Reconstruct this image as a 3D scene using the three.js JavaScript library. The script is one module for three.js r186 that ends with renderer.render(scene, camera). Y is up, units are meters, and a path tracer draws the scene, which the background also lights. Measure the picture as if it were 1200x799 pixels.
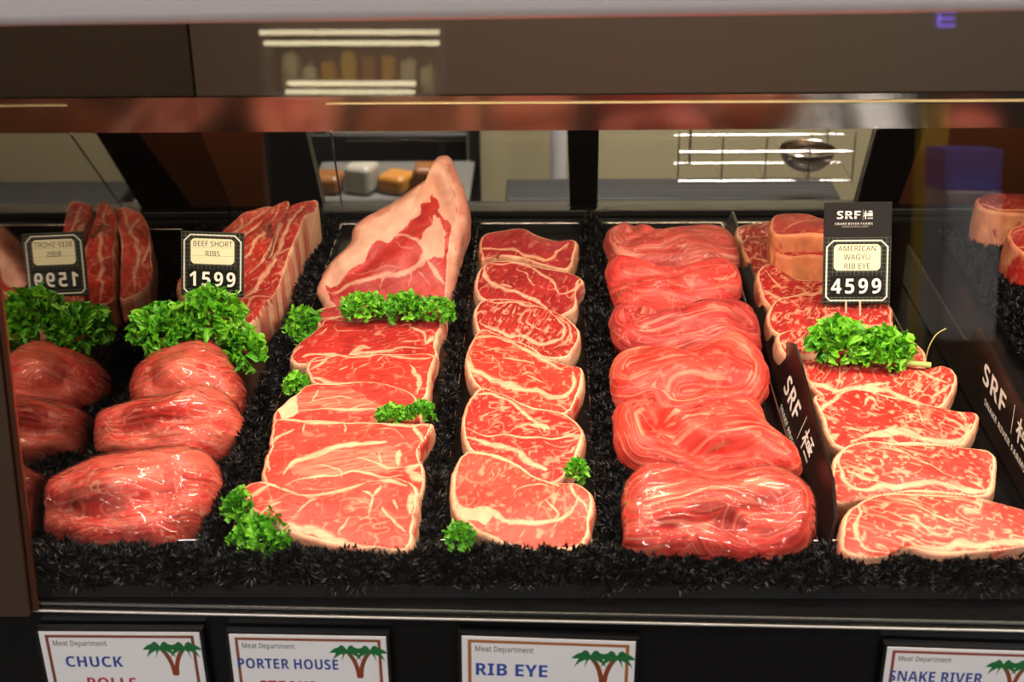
import * as THREE from 'three';
import { RectAreaLightUniformsLib } from 'three/addons/lights/RectAreaLightUniformsLib.js';
import { RoundedBoxGeometry } from 'three/addons/geometries/RoundedBoxGeometry.js';
import { mergeGeometries } from 'three/addons/utils/BufferGeometryUtils.js';

// ---------------------------------------------------------------- camera, lights, exposure
const scene = new THREE.Scene();
scene.background = new THREE.Color(0x050505);
const F = 1724, W = 1200, H = 799, DECK = 0.72;
const camera = new THREE.PerspectiveCamera(2 * Math.atan(H / 2 / F) * 180 / Math.PI, W / H, 0.05, 60);
const R = a => a * Math.PI / 180;
camera.rotation.order = 'YXZ';
camera.position.set(0, DECK + 0.85, 0);
camera.rotation.set(R(-25.2), R(1.6), R(-0.8));
camera.focus = 1.75; camera.userData.fStop = 6.3;
camera.updateMatrixWorld(true);
const renderer = new THREE.WebGLRenderer({ antialias: true });
renderer.toneMapping = THREE.LinearToneMapping;
renderer.toneMappingExposure = 1.0;
renderer.shadowMap.enabled = true;
RectAreaLightUniformsLib.init();
const LAMP = 53, STORE = 30, BACK = 75;             // radiance of the case tube, of the store panels, of the back room panel
function areaLight(x, y, z, w, h, color, power, aim) {
  const l = new THREE.RectAreaLight(color, power, w, h);
  l.position.set(x, y, z); l.lookAt(...aim); scene.add(l); return l;
}
const WARM = new THREE.Color().setRGB(1, 0.83, 0.62), COOL = new THREE.Color().setRGB(1, 0.95, 0.91);

// ---------------------------------------------------------------- pixel -> place helpers (a pixel gives a direction only)
const EYE = camera.position.clone();
const ray = (px, py) => new THREE.Vector3((px - W / 2) / F, -(py - H / 2) / F, -1).applyQuaternion(camera.quaternion);
function atY(px, py, h = 0) { const d = ray(px, py); return EYE.clone().addScaledVector(d, (DECK + h - EYE.y) / d.y); }
function atZ(px, py, z) { const d = ray(px, py); return EYE.clone().addScaledVector(d, (z - EYE.z) / d.z); }
function onPlane(px, py, p, n) { const d = ray(px, py); return EYE.clone().addScaledVector(d, p.clone().sub(EYE).dot(n) / d.dot(n)); }
function rng(seed) { let a = seed >>> 0; return () => { a |= 0; a = a + 0x6D2B79F5 | 0; let t = Math.imul(a ^ a >>> 15, 1 | a); t = t + Math.imul(t ^ t >>> 7, 61 | t) ^ t; return ((t ^ t >>> 14) >>> 0) / 4294967296; }; }

// noise
const PERM = new Uint8Array(512), GV = new Float32Array(256); { const r = rng(7); for (let i = 0; i < 256; i++) { PERM[i] = i; GV[i] = r(); } for (let i = 255; i > 0; i--) { const j = r() * (i + 1) | 0; [PERM[i], PERM[j]] = [PERM[j], PERM[i]]; } for (let i = 0; i < 256; i++) PERM[i + 256] = PERM[i]; }
function vn(x, y) { const X = Math.floor(x), Y = Math.floor(y), fx = x - X, fy = y - Y, u = fx * fx * (3 - 2 * fx), v = fy * fy * (3 - 2 * fy), a = PERM[X & 255], b = PERM[(X + 1) & 255], y0 = Y & 255, y1 = (Y + 1) & 255;
  const p = GV[PERM[a + y0]], q = GV[PERM[b + y0]], r = GV[PERM[a + y1]], s = GV[PERM[b + y1]]; return p + (q - p) * u + (r - p) * v + (p - q - r + s) * u * v; }
const fbm = (x, y) => vn(x, y) * 0.55 + vn(x * 2.1 + 7.3, y * 2.1 + 3.1) * 0.3 + vn(x * 4.3 + 1.7, y * 4.3 + 9.2) * 0.15;
const sst = (a, b, x) => { const t = Math.min(1, Math.max(0, (x - a) / (b - a))); return t * t * (3 - 2 * t); };

// names, tags
const used = {};
function numbered(n) { const k = used[n] = (used[n] ?? -1) + 1; return k ? `${n}_${String(k).padStart(3, '0')}` : n; }
function shade(o) { o.traverse(m => { if (m.isMesh) { m.castShadow = true; m.receiveShadow = true; } }); return o; }
function thing(name, label, category, group) { const o = new THREE.Group(); o.name = numbered(name); o.userData = { label, category }; if (group) o.userData.group = group; scene.add(o); return o; }
function part(name, geo, mat, parent, label) { const m = new THREE.Mesh(geo, mat); m.name = name; m.castShadow = m.receiveShadow = true; if (label) m.userData.label = label; parent.add(m); return m; }
function box(name, [x0, x1], [y0, y1], [z0, z1], mat, parent, label) {
  const w = x1 - x0, h = y1 - y0, d = z1 - z0, r = Math.min(0.004, w * 0.2, h * 0.2, d * 0.2);
  const m = part(name, new RoundedBoxGeometry(w, h, d, 1, r), mat, parent, label); m.position.set((x0 + x1) / 2, (y0 + y1) / 2, (z0 + z1) / 2); return m;
}
function bar(name, a, b, r, mat, parent, seg = 8) {
  const g = new THREE.CylinderGeometry(r, r, a.distanceTo(b), seg), m = part(name, g, mat, parent);
  m.position.copy(a).add(b).multiplyScalar(0.5); m.quaternion.setFromUnitVectors(new THREE.Vector3(0, 1, 0), b.clone().sub(a).normalize()); return m;
}
function barGeo(a, b, r, seg = 8) {
  const g = new THREE.CylinderGeometry(r, r, a.distanceTo(b), seg), q = new THREE.Quaternion().setFromUnitVectors(new THREE.Vector3(0, 1, 0), b.clone().sub(a).normalize());
  g.applyQuaternion(q); const c = a.clone().add(b).multiplyScalar(0.5); g.translate(c.x, c.y, c.z); return g;
}
const V = (x, y, z) => new THREE.Vector3(x, y, z);
const S = (c, r = 0.6, m = 0, o = {}) => new THREE.MeshStandardMaterial({ color: c, roughness: r, metalness: m, ...o });
const Pm = o => new THREE.MeshPhysicalMaterial(o);

// ---------------------------------------------------------------- materials
function grainTex(size, f, seed = 0) { const d = new Uint8Array(size * size * 4); for (let y = 0; y < size; y++) for (let x = 0; x < size; x++) { const v = 255 * f(x / size, y / size); const i = 4 * (y * size + x); d[i] = d[i + 1] = d[i + 2] = v; d[i + 3] = 255; } const t = new THREE.DataTexture(d, size, size); t.wrapS = t.wrapT = THREE.RepeatWrapping; t.magFilter = THREE.LinearFilter; t.minFilter = THREE.LinearFilter; t.needsUpdate = true; return t; }
const meatBump = grainTex(512, (x, y) => 0.55 * fbm(x * 26, y * 26) + 0.45 * vn(x * 120, y * 70));
const wrapBump = grainTex(512, (x, y) => { const w = fbm(x * 5, y * 5) * 3; const a = 1 - Math.abs(2 * vn(x * 4 + w, y * 44 + w * 2) - 1), b = 1 - Math.abs(2 * vn(x * 9 + 20, y * 9 + w) - 1); return 0.6 * a * a * a + 0.4 * b * b; });
const brushed = grainTex(256, (x, y) => 0.5 * vn(x * 6, y * 220) + 0.5 * vn(x * 14 + 5, y * 120));
const M = {
  black: S(0x0b0b0c, 0.35), blackMatte: S(0x0d0d0d, 0.7), deck: S(0x0a0a0b, 0.22), bronze: S(0x4a392d, 0.42, 0.3),
  steel: S(0xddd5d5, 0.45, 0.35, { bumpMap: brushed, bumpScale: 0.0001 }), sill: S(0xc9c4bf, 0.4, 0.5), chrome: S(0xd8d4cc, 0.16, 1), lip: S(0xe6ddd2, 0.2, 1),
  hood: S(0x554e47, 0.42, 0.35), mirror: S(0x8a8580, 0.03, 1), brown: S(0x6e4129, 0.32, 0.2),
  glass: Pm({ color: 0xffffff, roughness: 0.0, transmission: 1, thickness: 0, ior: 1.65 }),
  wrap: Pm({ color: 0xffffff, roughness: 0.1, transmission: 1, thickness: 0, ior: 1.5, bumpMap: wrapBump, bumpScale: 0.004 }),
  turf: Pm({ color: 0x050608, roughness: 0.4, specularIntensity: 0.45 }), kale: [0x5fae1c, 0x4c9a18, 0x78c02a].map(c => S(c, 0.45, 0, { side: THREE.DoubleSide })), kaleStem: S(0xa9c46a, 0.5),
  board: S(0x1c100d, 0.3), paper: S(0xe9e6e6, 0.6), sleeve: Pm({ color: 0xffffff, roughness: 0.06, transmission: 1, thickness: 0, ior: 1.45 }),
};

// ---------------------------------------------------------------- the store around the case
const XL = atY(40, 712).x;                           // inner face of the mirrored end panel
const sillL = atY(40, 714), sillR = atY(1200, 738), sillDir = sillR.clone().sub(sillL).normalize();
const XM = atY(133, 500).x;                          // mirror face of the end panel
const XR = 1.25, ZB = -2.32;                         // right end of the case, foot of the rear doors
const sillAt = x => sillL.clone().addScaledVector(sillDir, (x - sillL.x) / sillDir.x);
function structure(name, xs, ys, zs, mat, label) { const m = box(name, xs, ys, zs, mat, scene); m.userData = { kind: 'structure', label, category: name.split('_')[0] }; return m; }
const tileBump = grainTex(256, (x, y) => fbm(x * 8, y * 8));
structure('floor', [-4.6, 4.6], [-0.1, 0], [-3.9, 5.6], S(0x2e2a25, 0.45, 0, { bumpMap: tileBump, bumpScale: 0.0005 }), 'pale speckled shop floor');
structure('ceiling', [-4.6, 4.6], [3.0, 3.1], [-3.9, 5.6], S(0xbdb6aa, 0.9), 'flat shop ceiling');
structure('wall_back', [-4.6, 4.6], [0, 3], [-3.9, -3.78], S(0xa89c76, 0.8), 'olive cream wall behind the counter');
structure('wall_front', [-4.6, 4.6], [0, 3], [5.5, 5.6], S(0x3c2e22, 0.8), 'brown shop wall facing the counter');
structure('wall_left', [-4.6, -4.5], [0, 3], [-3.78, 5.5], S(0x6a5947, 0.8), 'brown side wall of the shop');
structure('wall_right', [4.5, 4.6], [0, 3], [-3.78, 5.5], S(0x6f6250, 0.8), 'tan side wall of the shop');
function panelLight(x, z, w, d, power, label) {
  const t = thing('ceiling_light', label, 'light', 'ceiling light panels'); t.position.set(x, 2.985, z);
  part('frame', new RoundedBoxGeometry(w + 0.06, 0.03, d + 0.06, 1, 0.005), S(0xdddddd, 0.5), t);
  const e = part('diffuser', new THREE.BoxGeometry(w, 0.006, d), S(0xffffff, 0.6, 0, { emissive: COOL, emissiveIntensity: power * 0.35 }), t); e.position.y = -0.018;
  areaLight(x, 2.955, z, w, d, COOL, power, [x, 0, z]);
}
panelLight(-1.6, 1.5, 1.2, 0.6, STORE, 'long ceiling light panel over the shop aisle');
panelLight(1.6, 1.5, 1.2, 0.6, STORE, 'long ceiling light panel over the shop aisle');
panelLight(0.3, -3.2, 1.6, 0.5, BACK, 'ceiling light panel over the preparation room behind the case');

// ---------------------------------------------------------------- the display case
const CASE = thing('display_case', 'black glass-fronted refrigerated meat display case with steel top rail', 'display case');
const frontZ = Math.max(sillL.z, sillR.z);
// body below the deck
{
  const s = new THREE.Shape(), a = sillAt(XM - 0.14), b = sillAt(XR);
  s.moveTo(a.x, -a.z); s.lineTo(b.x, -b.z); s.lineTo(b.x, 2.365); s.lineTo(a.x, 2.365); s.closePath();
  const g = new THREE.ExtrudeGeometry(s, { depth: DECK - 0.012, bevelEnabled: false }); g.rotateX(-Math.PI / 2); part('body', g, M.black, CASE);
  const g2 = new THREE.ExtrudeGeometry(s, { depth: 0.012, bevelEnabled: false }); g2.rotateX(-Math.PI / 2); g2.translate(0, DECK - 0.012, 0); part('deck', g2, M.deck, CASE);
}
// front glass: leans back, foot in the steel sill, head under the top rail
const LEAN = R(8), GH = 0.575;
{
  const a = sillAt(XL), b = sillAt(XR), up = V(0, Math.cos(LEAN), -Math.sin(LEAN)).multiplyScalar(GH / Math.cos(LEAN));
  const g = new THREE.BufferGeometry(), P = [a, b, b.clone().add(up), a.clone().add(up)].flatMap(p => [p.x, p.y, p.z]);
  g.setAttribute('position', new THREE.Float32BufferAttribute(P, 3)); g.setIndex([0, 1, 2, 0, 2, 3]); g.computeVertexNormals();
  part('front_glass', g, M.glass, CASE, 'clear front glass pane');
  const sl = bar('sill', sillAt(XL).add(V(0, 0, 0.002)), sillAt(XR).add(V(0, 0, 0.002)), 0.0013, M.sill, CASE); sl.userData.label = 'thin bright steel sill under the glass';
  const bk = bar('glass_bead', sillAt(XL).add(V(0, 0.004, -0.004)), sillAt(XR).add(V(0, 0.004, -0.004)), 0.003, M.black, CASE);
  // top rail
  const ra = atZ(0, 27, a.z + up.z), rb = atZ(1200, 9, b.z + up.z), rd = rb.clone().sub(ra).normalize();
  const L = ra.clone().addScaledVector(rd, (XL - 0.3 - ra.x) / rd.x), Rr = ra.clone().addScaledVector(rd, (XR - ra.x) / rd.x);
  const rail = part('top_rail', new RoundedBoxGeometry(L.distanceTo(Rr), 0.13, 0.05, 2, 0.012), M.steel, CASE, 'brushed steel top rail');
  rail.position.copy(L).add(Rr).multiplyScalar(0.5).add(V(0, 0.065, 0)); rail.quaternion.setFromUnitVectors(V(1, 0, 0), rd);
}
const RAIL = { y: DECK + 0.57, z: (sillL.z + sillR.z) / 2 - 0.08 };
box('roof', [XM - 0.14, XR], [RAIL.y + 0.1, RAIL.y + 0.13], [-2.45, RAIL.z - 0.02], M.steel, CASE);
// mirrored end panel on the left and its trim
const zA = sillAt(XL).z;
{
  const slope = Math.tan(LEAN);
  const s = new THREE.Shape(); s.moveTo(-zA, DECK); s.lineTo(2.42, DECK); s.lineTo(2.42, RAIL.y + 0.1); s.lineTo(-zA + slope * 0.67, RAIL.y + 0.1); s.closePath();
  const g = new THREE.ExtrudeGeometry(s, { depth: 0.006, bevelEnabled: false }); g.rotateY(Math.PI / 2); g.translate(XM - 0.006, 0, 0); part('end_mirror', g, M.mirror, CASE, 'mirrored end panel inside the case');
  const g2 = new THREE.ExtrudeGeometry(s, { depth: 0.13, bevelEnabled: false }); g2.rotateY(Math.PI / 2); g2.translate(XM - 0.1365, 0, 0); part('end_wall', g2, M.bronze, CASE, 'dark bronze end wall');
  const ps = new THREE.Shape(); ps.moveTo(-zA - 0.012, DECK); ps.lineTo(-zA + 0.012, DECK); ps.lineTo(-zA + 0.012 + slope * 0.67, RAIL.y + 0.1); ps.lineTo(-zA - 0.012 + slope * 0.67, RAIL.y + 0.1); ps.closePath();
  const g3 = new THREE.ExtrudeGeometry(ps, { depth: XL - XM + 0.14, bevelEnabled: false }); g3.rotateY(Math.PI / 2); g3.translate(XM - 0.14, 0, 0); part('corner_post', g3, M.bronze, CASE, 'dark bronze corner post');
  const up = V(0, Math.cos(LEAN), -Math.sin(LEAN)), p0 = V(XL + 0.003, DECK + 0.002, zA + 0.002);
  bar('end_trim', p0, p0.clone().addScaledVector(up, 0.6), 0.0045, S(0x8a5a48, 0.3, 0.9), CASE);
}
box('end_wall', [XR, XR + 0.04], [0, RAIL.y + 0.1], [-2.42, zA - 0.05], M.bronze, CASE);
// rear: lower ledge, leaning posts, sliding doors, mirror-bright track, grey hood
const ZT = -2.15;
const lipY = EYE.y + (atZ(600, 153, ZT).y - EYE.y), lipTop = atZ(600, 112, ZT + 0.009).y;
{
  const doorSpan = V(0, lipY - DECK, ZT - ZB);
  const slab = (name, pts, t, mat, parent, label) => { // quad given at foot/head of the door plane, thickness t backwards
    const g = new THREE.BufferGeometry(), p = pts.map(([x, k]) => V(x, DECK + doorSpan.y * k, ZB + doorSpan.z * k)), q = p.map(v => v.clone().add(V(0, 0, -t)));
    const all = [...p, ...q].flatMap(v => [v.x, v.y, v.z]); g.setAttribute('position', new THREE.Float32BufferAttribute(all, 3));
    g.setIndex([0, 1, 2, 0, 2, 3, 5, 4, 7, 5, 7, 6, 1, 5, 6, 1, 6, 2, 4, 0, 3, 4, 3, 7, 3, 2, 6, 3, 6, 7, 0, 4, 5, 0, 5, 1]); const f = g.toNonIndexed(); f.computeVertexNormals(); return part(name, f, mat, parent, label); };
  const X = (px, py) => { const k = (py - 250) / (153 - 250); return atZ(px, py, ZB + doorSpan.z * k).x; };
  const cols = [[X(318, 250), X(308, 153)], [X(380, 250), X(358, 153)], [X(668, 250), X(665, 153)], [X(700, 250), X(702, 153)], [X(1003, 250), X(1029, 153)], [X(1050, 250), X(1085, 153)]];
  slab('rear_panel', [[XM, 0], [cols[0][0], 0], [cols[0][1], 1], [XM, 1]], 0.02, M.brown, CASE, 'dark brown rear corner panel');
  slab('rear_post', [[cols[0][0], 0], [cols[1][0], 0], [cols[1][1], 1], [cols[0][1], 1]], 0.03, M.black, CASE);
  slab('rear_post', [[cols[2][0], 0], [cols[3][0], 0], [cols[3][1], 1], [cols[2][1], 1]], 0.03, M.black, CASE);
  slab('rear_post', [[cols[4][0], 0], [cols[5][0], 0], [cols[5][1], 1], [cols[4][1], 1]], 0.03, M.black, CASE);
  slab('rear_panel', [[cols[5][0], 0], [XR, 0], [XR, 1], [cols[5][1], 1]], 0.02, M.brown, CASE);
  const d1 = new THREE.Group(); d1.name = 'sliding_door'; CASE.add(d1); slab('pane', [[cols[1][0], 0], [cols[2][0], 0], [cols[2][1], 1], [cols[1][1], 1]], 0.004, M.glass, d1); 
  bar('edge_strip', V(X(402, 250), DECK + 0.004, ZB + 0.003), V(X(380, 153) + 0.01, lipY, ZT + 0.003), 0.0016, M.chrome, d1);
  const d2 = new THREE.Group(); d2.name = 'sliding_door'; CASE.add(d2); slab('pane', [[cols[3][0], 0], [cols[4][0], 0], [cols[4][1], 1], [cols[3][1], 1]], 0.004, M.glass, d2);
  bar('edge_strip', V(cols[4][0] - 0.002, DECK + 0.004, ZB + 0.003), V(cols[4][1] - 0.002, lipY, ZT + 0.003), 0.0016, M.chrome, d2);
  box('rear_ledge', [XM, XR], [DECK, DECK + 0.012], [ZB - 0.002, ZB + 0.035], M.black, CASE);
  // track and hood
  const prof = new THREE.Shape(); prof.moveTo(-ZT, lipY); prof.lineTo(-ZT - 0.009, lipTop); prof.lineTo(-ZT + 0.02, lipTop); prof.lineTo(-ZT + 0.02, lipY); prof.closePath();
  const lg = new THREE.ExtrudeGeometry(prof, { depth: XR - XM, bevelEnabled: false }); lg.rotateY(Math.PI / 2); lg.translate(XM, 0, 0); part('door_track', lg, M.lip, CASE, 'polished steel door track mirroring the meat');
  box('hood', [XM, XR], [lipTop, RAIL.y + 0.1], [-2.42, ZT + 0.008], M.hood, CASE, 'grey metal hood above the door track');
  const tl = atZ(382, 122, ZT + 0.009), tr = atZ(1200, 119, ZT + 0.009); bar('track_bead', V(tl.x, tl.y, tl.z), V(XR, tr.y, tr.z), 0.0016, S(0xe8d8a8, 0.3, 0.6), CASE);
}
// lamp hidden under the top rail
{
  const w = XR - XM - 0.1, x = (XM + XR) / 2, y = RAIL.y + 0.06, z = RAIL.z - 0.09;
  const f = new THREE.Group(); f.name = 'case_lamp'; CASE.add(f);
  box('lamp_housing', [x - w / 2, x + w / 2], [y + 0.014, y + 0.036], [z - 0.04, z + 0.04], S(0xdedad2, 0.4), f);
  const tube = part('light_tube', new THREE.CylinderGeometry(0.009, 0.009, w, 12), S(0xffffff, 0.4, 0, { emissive: WARM, emissiveIntensity: 6 }), f); tube.rotation.z = Math.PI / 2; tube.position.set(x, y, z);
  areaLight(x, y - 0.012, z, w, 0.05, WARM, LAMP, [x, y - 1, z - 0.28]);
}

// ---------------------------------------------------------------- meat
const srgb = (r, g, b) => [r, g, b];
const LEANC = [[200, 56, 44], [208, 68, 54], [184, 48, 42]], FATC = [244, 200, 160], FATY = [236, 188, 120];
function segDist(px, py, pl) { // distance to polyline, arc position, side
  let best = 1e9, bs = 0, sgn = 1, acc = 0; for (let i = 0; i + 1 < pl.length; i++) { const ax = pl[i][0], ay = pl[i][1], bx = pl[i + 1][0] - ax, by = pl[i + 1][1] - ay, L2 = bx * bx + by * by || 1e-12; let t = ((px - ax) * bx + (py - ay) * by) / L2; t = t < 0 ? 0 : t > 1 ? 1 : t; const dx = px - ax - bx * t, dy = py - ay - by * t, d = dx * dx + dy * dy; const L = Math.sqrt(L2); if (d < best) { best = d; bs = acc + t * L; sgn = bx * (py - ay) - by * (px - ax) >= 0 ? 1 : -1; } acc += L; }
  return [Math.sqrt(best), bs, sgn];
}
let SEED = 1;
/* o: px outline of the cut face; anchor [px,py,height over deck]; tilt (deg, face turned up towards the aisle), turn, T thickness, r edge radius, dome, lump,
   fat: [[polyline px, width m, strength]], regions [[polygon px,'fat'|'dark'|'pink']], crease: [[polyline, depth, width]], marb, grain polyline, rim, side */
function meat(name, label, category, group, o) {
  const seed = SEED++, rnd = rng(seed * 977 + 13), T = o.T ?? 0.034, r = o.r ?? 0.0055, tilt = R(o.tilt ?? 18), turn = R(o.turn ?? 0), lean = R(o.lean ?? 0);
  const n = V(Math.sin(lean), Math.cos(tilt), Math.sin(tilt)).normalize().applyAxisAngle(V(0, 1, 0), turn);
  const P = atY(o.anchor[0], o.anchor[1], o.anchor[2]);
  const uAx = V(1, 0, 0).applyAxisAngle(V(0, 1, 0), turn); uAx.addScaledVector(n, -uAx.dot(n)).normalize();
  const vAx = n.clone().cross(uAx);                     // (u, n, -v) right-handed: u x n = -(n x u)
  const w3 = o.px.map(p => onPlane(p[0], p[1], P, n));
  const c3 = w3.reduce((a, b) => a.add(b), V(0, 0, 0)).multiplyScalar(1 / w3.length);
  const to2 = p => { const d = p.clone().sub(c3); return [d.dot(uAx), d.dot(vAx)]; };
  const px2 = p => to2(onPlane(p[0], p[1], P, n));
  const curve = new THREE.CatmullRomCurve3(w3.map(p => { const q = to2(p); return V(q[0], q[1], 0); }), true, 'centripetal');
  const N = 112, out = curve.getSpacedPoints(N).slice(0, N).map(p => [p.x, p.y]);
  let area = 0; for (let i = 0; i < N; i++) { const a = out[i], b = out[(i + 1) % N]; area += a[0] * b[1] - b[0] * a[1]; } if (area < 0) out.reverse();
  // slight outline wobble
  const Rr = out.map(p => Math.hypot(p[0], p[1]));
  out.forEach((p, i) => { const k = 1 + ((vn(Math.min(i, N - i) * 0.3 + seed * 9.1, seed) - 0.5) + 0.6 * (vn(Math.min(i, N - i) * 0.9 + seed * 5.1, seed) - 0.5)) * (o.wob ?? 0.03); p[0] *= k; p[1] *= k; });
  const lump = o.lump ?? 0.0022, crease = (o.crease ?? []).map(([pl, d, w]) => [pl.map(px2), d, w]);
  const disp = (u, v) => { let h = lump * 0.45 * (Math.sin(u * 52 + v * 23 + seed * 3.3) + Math.sin(v * 61 - u * 29 + seed * 1.7) + 0.6 * Math.sin(u * 97 + v * 71 + seed)); for (const [pl, d0, w] of crease) { const d = d0 * 1.5, e = segDist(u, v, pl)[0] / w; if (e < 3) h -= d * Math.exp(-e * e); } return h; };
  // rings from the middle of the back, over the edge, to the middle of the face
  const rb = Math.min(o.rb ?? r, T * 0.5), rt = Math.min(r, T * 0.9), rings = [];
  const QB = 3, QT = o.QT ?? 5;
  rings.push({ f: 0.5, w: -T, z: 0 });
  for (let i = 0; i <= QB; i++) { const a = Math.PI / 2 * i / QB; rings.push({ i: rb * (1 - Math.sin(a)), w: -T + rb * (1 - Math.cos(a)), z: 0, side: 1 }); }
  if (T - rb - rt > 0.004) rings.push({ i: -(o.bulge ?? 0.0015), w: -(rt + (T - rb - rt) * 0.5), z: 0, side: 1 });
  for (let i = 0; i <= QT; i++) { const a = Math.PI / 2 * i / QT; rings.push({ i: rt * (1 - Math.cos(a)), w: -rt + rt * Math.sin(a), z: i / QT, side: i < QT * 0.7 ? 1 : 0 }); }
  const K = o.K ?? 14; for (let k = 1; k < K; k++) rings.push({ f: k / K, i: rt, w: (o.dome ?? 0.003) * (1 - (1 - k / K) ** 2), z: 1 });
  const pos = [], uv2 = []; let arc = rings.map(() => 0); { let acc = 0, base = rings.findIndex(q => q.z >= 0.99 && q.f === undefined); for (let k = base - 1; k >= 0; k--) { const a = rings[k], b = rings[k + 1]; acc += Math.hypot((a.i ?? rt) - (b.i ?? rt), a.w - b.w); arc[k] = acc; } }
  for (let k = 0; k < rings.length; k++) { const q = rings[k]; for (let i = 0; i < N; i++) {
    const R0 = Rr[i], kt = Math.min(1, 0.5 * R0 / rt), kb = Math.min(1, 0.5 * R0 / rb), ki = k > QB + 1 ? kt : kb; let s = 1 - (q.i ?? 0) * ki / R0; if (q.f !== undefined) s = (q.w < -T * 0.9 ? 1 - rb * kb / R0 : 1 - rt * kt / R0) * (1 - q.f);
    const u = out[i][0] * s, v = out[i][1] * s; let w = q.w + (q.z > 0 ? disp(u, v) * q.z : 0) ;
    pos.push(u, w, v); const e = arc[k] > 0 && q.f === undefined ? 1 + (arc[k] - rt * 0.3) / R0 : 0; const ss = e > 1 ? e : s; uv2.push(out[i][0] * ss, out[i][1] * ss);
  } }
  const cb = pos.length / 3; pos.push(0, -T, 0); uv2.push(0, 0); pos.push(0, (o.dome ?? 0.003) + disp(0, 0), 0); uv2.push(0, 0);
  // place, press flat on the tray where it would sink
  const floor = DECK + (o.floor ?? 0.008), m4 = new THREE.Matrix4().makeBasis(uAx, n, vAx.clone()), flip = uAx.clone().cross(n).dot(vAx) < 0;
  const holder = new THREE.Matrix4().makeBasis(uAx, n, uAx.clone().cross(n)).setPosition(c3), inv = holder.clone().invert(), tmp = V();
  for (let i = 0; i < pos.length; i += 3) { tmp.copy(c3).addScaledVector(uAx, pos[i]).addScaledVector(n, pos[i + 1] + (o.skin ? rt * 0.55 : 0)).addScaledVector(vAx, pos[i + 2]); if (tmp.y < floor) tmp.y = floor; if (tmp.x < XM + 0.006) tmp.x = XM + 0.006; tmp.applyMatrix4(inv); pos[i] = tmp.x; pos[i + 1] = tmp.y; pos[i + 2] = tmp.z; }
  const idx = [], sideIdx = []; const add = (L, a, b, c) => L.push(a, c, b);
  for (let i = 0; i < N; i++) { const j = (i + 1) % N; add(idx, cb, j, i); const l = (rings.length - 1) * N; add(idx, cb + 1, l + i, l + j); }
  for (let k = 0; k + 1 < rings.length; k++) for (let i = 0; i < N; i++) { const j = (i + 1) % N, a = k * N + i, b = k * N + j, c = a + N, d = b + N, L = rings[k].side && rings[k + 1].side ? sideIdx : idx; add(L, a, b, d); add(L, a, d, c); }
  if (flip) { for (const L of [idx, sideIdx]) for (let i = 0; i < L.length; i += 3) [L[i + 1], L[i + 2]] = [L[i + 2], L[i + 1]]; }
  // texture box
  const mar = (T + r) * 1.15; let x0 = 1e9, x1 = -1e9, y0 = 1e9, y1 = -1e9; for (const p of out) { x0 = Math.min(x0, p[0]); x1 = Math.max(x1, p[0]); y0 = Math.min(y0, p[1]); y1 = Math.max(y1, p[1]); } x0 -= mar; x1 += mar; y0 -= mar; y1 += mar;
  const uvs = new Float32Array(uv2.length); for (let i = 0; i < uv2.length; i += 2) { uvs[i] = (uv2[i] - x0) / (x1 - x0); uvs[i + 1] = (uv2[i + 1] - y0) / (y1 - y0); }
  const geo = new THREE.BufferGeometry(); geo.setAttribute('position', new THREE.Float32BufferAttribute(pos, 3)); geo.setAttribute('uv', new THREE.BufferAttribute(uvs, 2)); geo.setIndex([...idx, ...sideIdx]); geo.computeVertexNormals();
  // radius table for the rim
  const TAB = 360, rad = new Float32Array(TAB), sarc = new Float32Array(TAB); { let acc = 0; const th = out.map((p, i) => { if (i) acc += Math.hypot(p[0] - out[i - 1][0], p[1] - out[i - 1][1]); return [Math.atan2(p[1], p[0]), Math.hypot(p[0], p[1]), acc]; });
    for (let t = 0; t < TAB; t++) { const a = (t / TAB) * 2 * Math.PI - Math.PI; let bd = 9, b; for (const q of th) { let d = Math.abs(q[0] - a); d = Math.min(d, 2 * Math.PI - d); if (d < bd) { bd = d; b = q; } } rad[t] = b[1]; sarc[t] = b[2]; } }
  const SZ = o.size ?? 448, data = new Uint8Array(SZ * SZ * 4), base = o.lean3 ?? LEANC[(seed * 7) % 3], fatC = o.fatC ?? FATC;
  const fats = (o.fat ?? []).map(([pl, w, k]) => { const q0 = pl.map(px2), q = q0.length > 2 ? new THREE.CatmullRomCurve3(q0.map(p => V(p[0], p[1], 0)), false, 'centripetal').getPoints(q0.length * 4).map(p => [p.x, p.y]) : q0; let tot = 0; for (let z = 1; z < q.length; z++) tot += Math.hypot(q[z][0] - q[z - 1][0], q[z][1] - q[z - 1][1]); let bx0 = 1e9, bx1 = -1e9, by0 = 1e9, by1 = -1e9; for (const p of q) { bx0 = Math.min(bx0, p[0]); bx1 = Math.max(bx1, p[0]); by0 = Math.min(by0, p[1]); by1 = Math.max(by1, p[1]); } const m = w * 2.2; return [q, w, k ?? 0.92, bx0 - m, bx1 + m, by0 - m, by1 + m, tot]; });
  const regs = (o.regions ?? []).map(([pg, kind]) => [pg.map(px2), kind]);
  const inPoly = (x, y, pg) => { let c = false; for (let i = 0, j = pg.length - 1; i < pg.length; j = i++) if ((pg[i][1] > y) !== (pg[j][1] > y) && x < (pg[j][0] - pg[i][0]) * (y - pg[i][1]) / (pg[j][1] - pg[i][1]) + pg[i][0]) c = !c; return c; };
  const grain = o.grain ? o.grain.map(px2) : null, ga = R(o.ga ?? 20 + 50 * rnd()), cg = Math.cos(ga), sg = Math.sin(ga), marb = o.marb ?? 0.5, rimW = o.rim ?? 0.0034, sideFat = o.sideFat ?? 0.68, so = seed * 17.3, film = o.film ?? 0;
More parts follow.
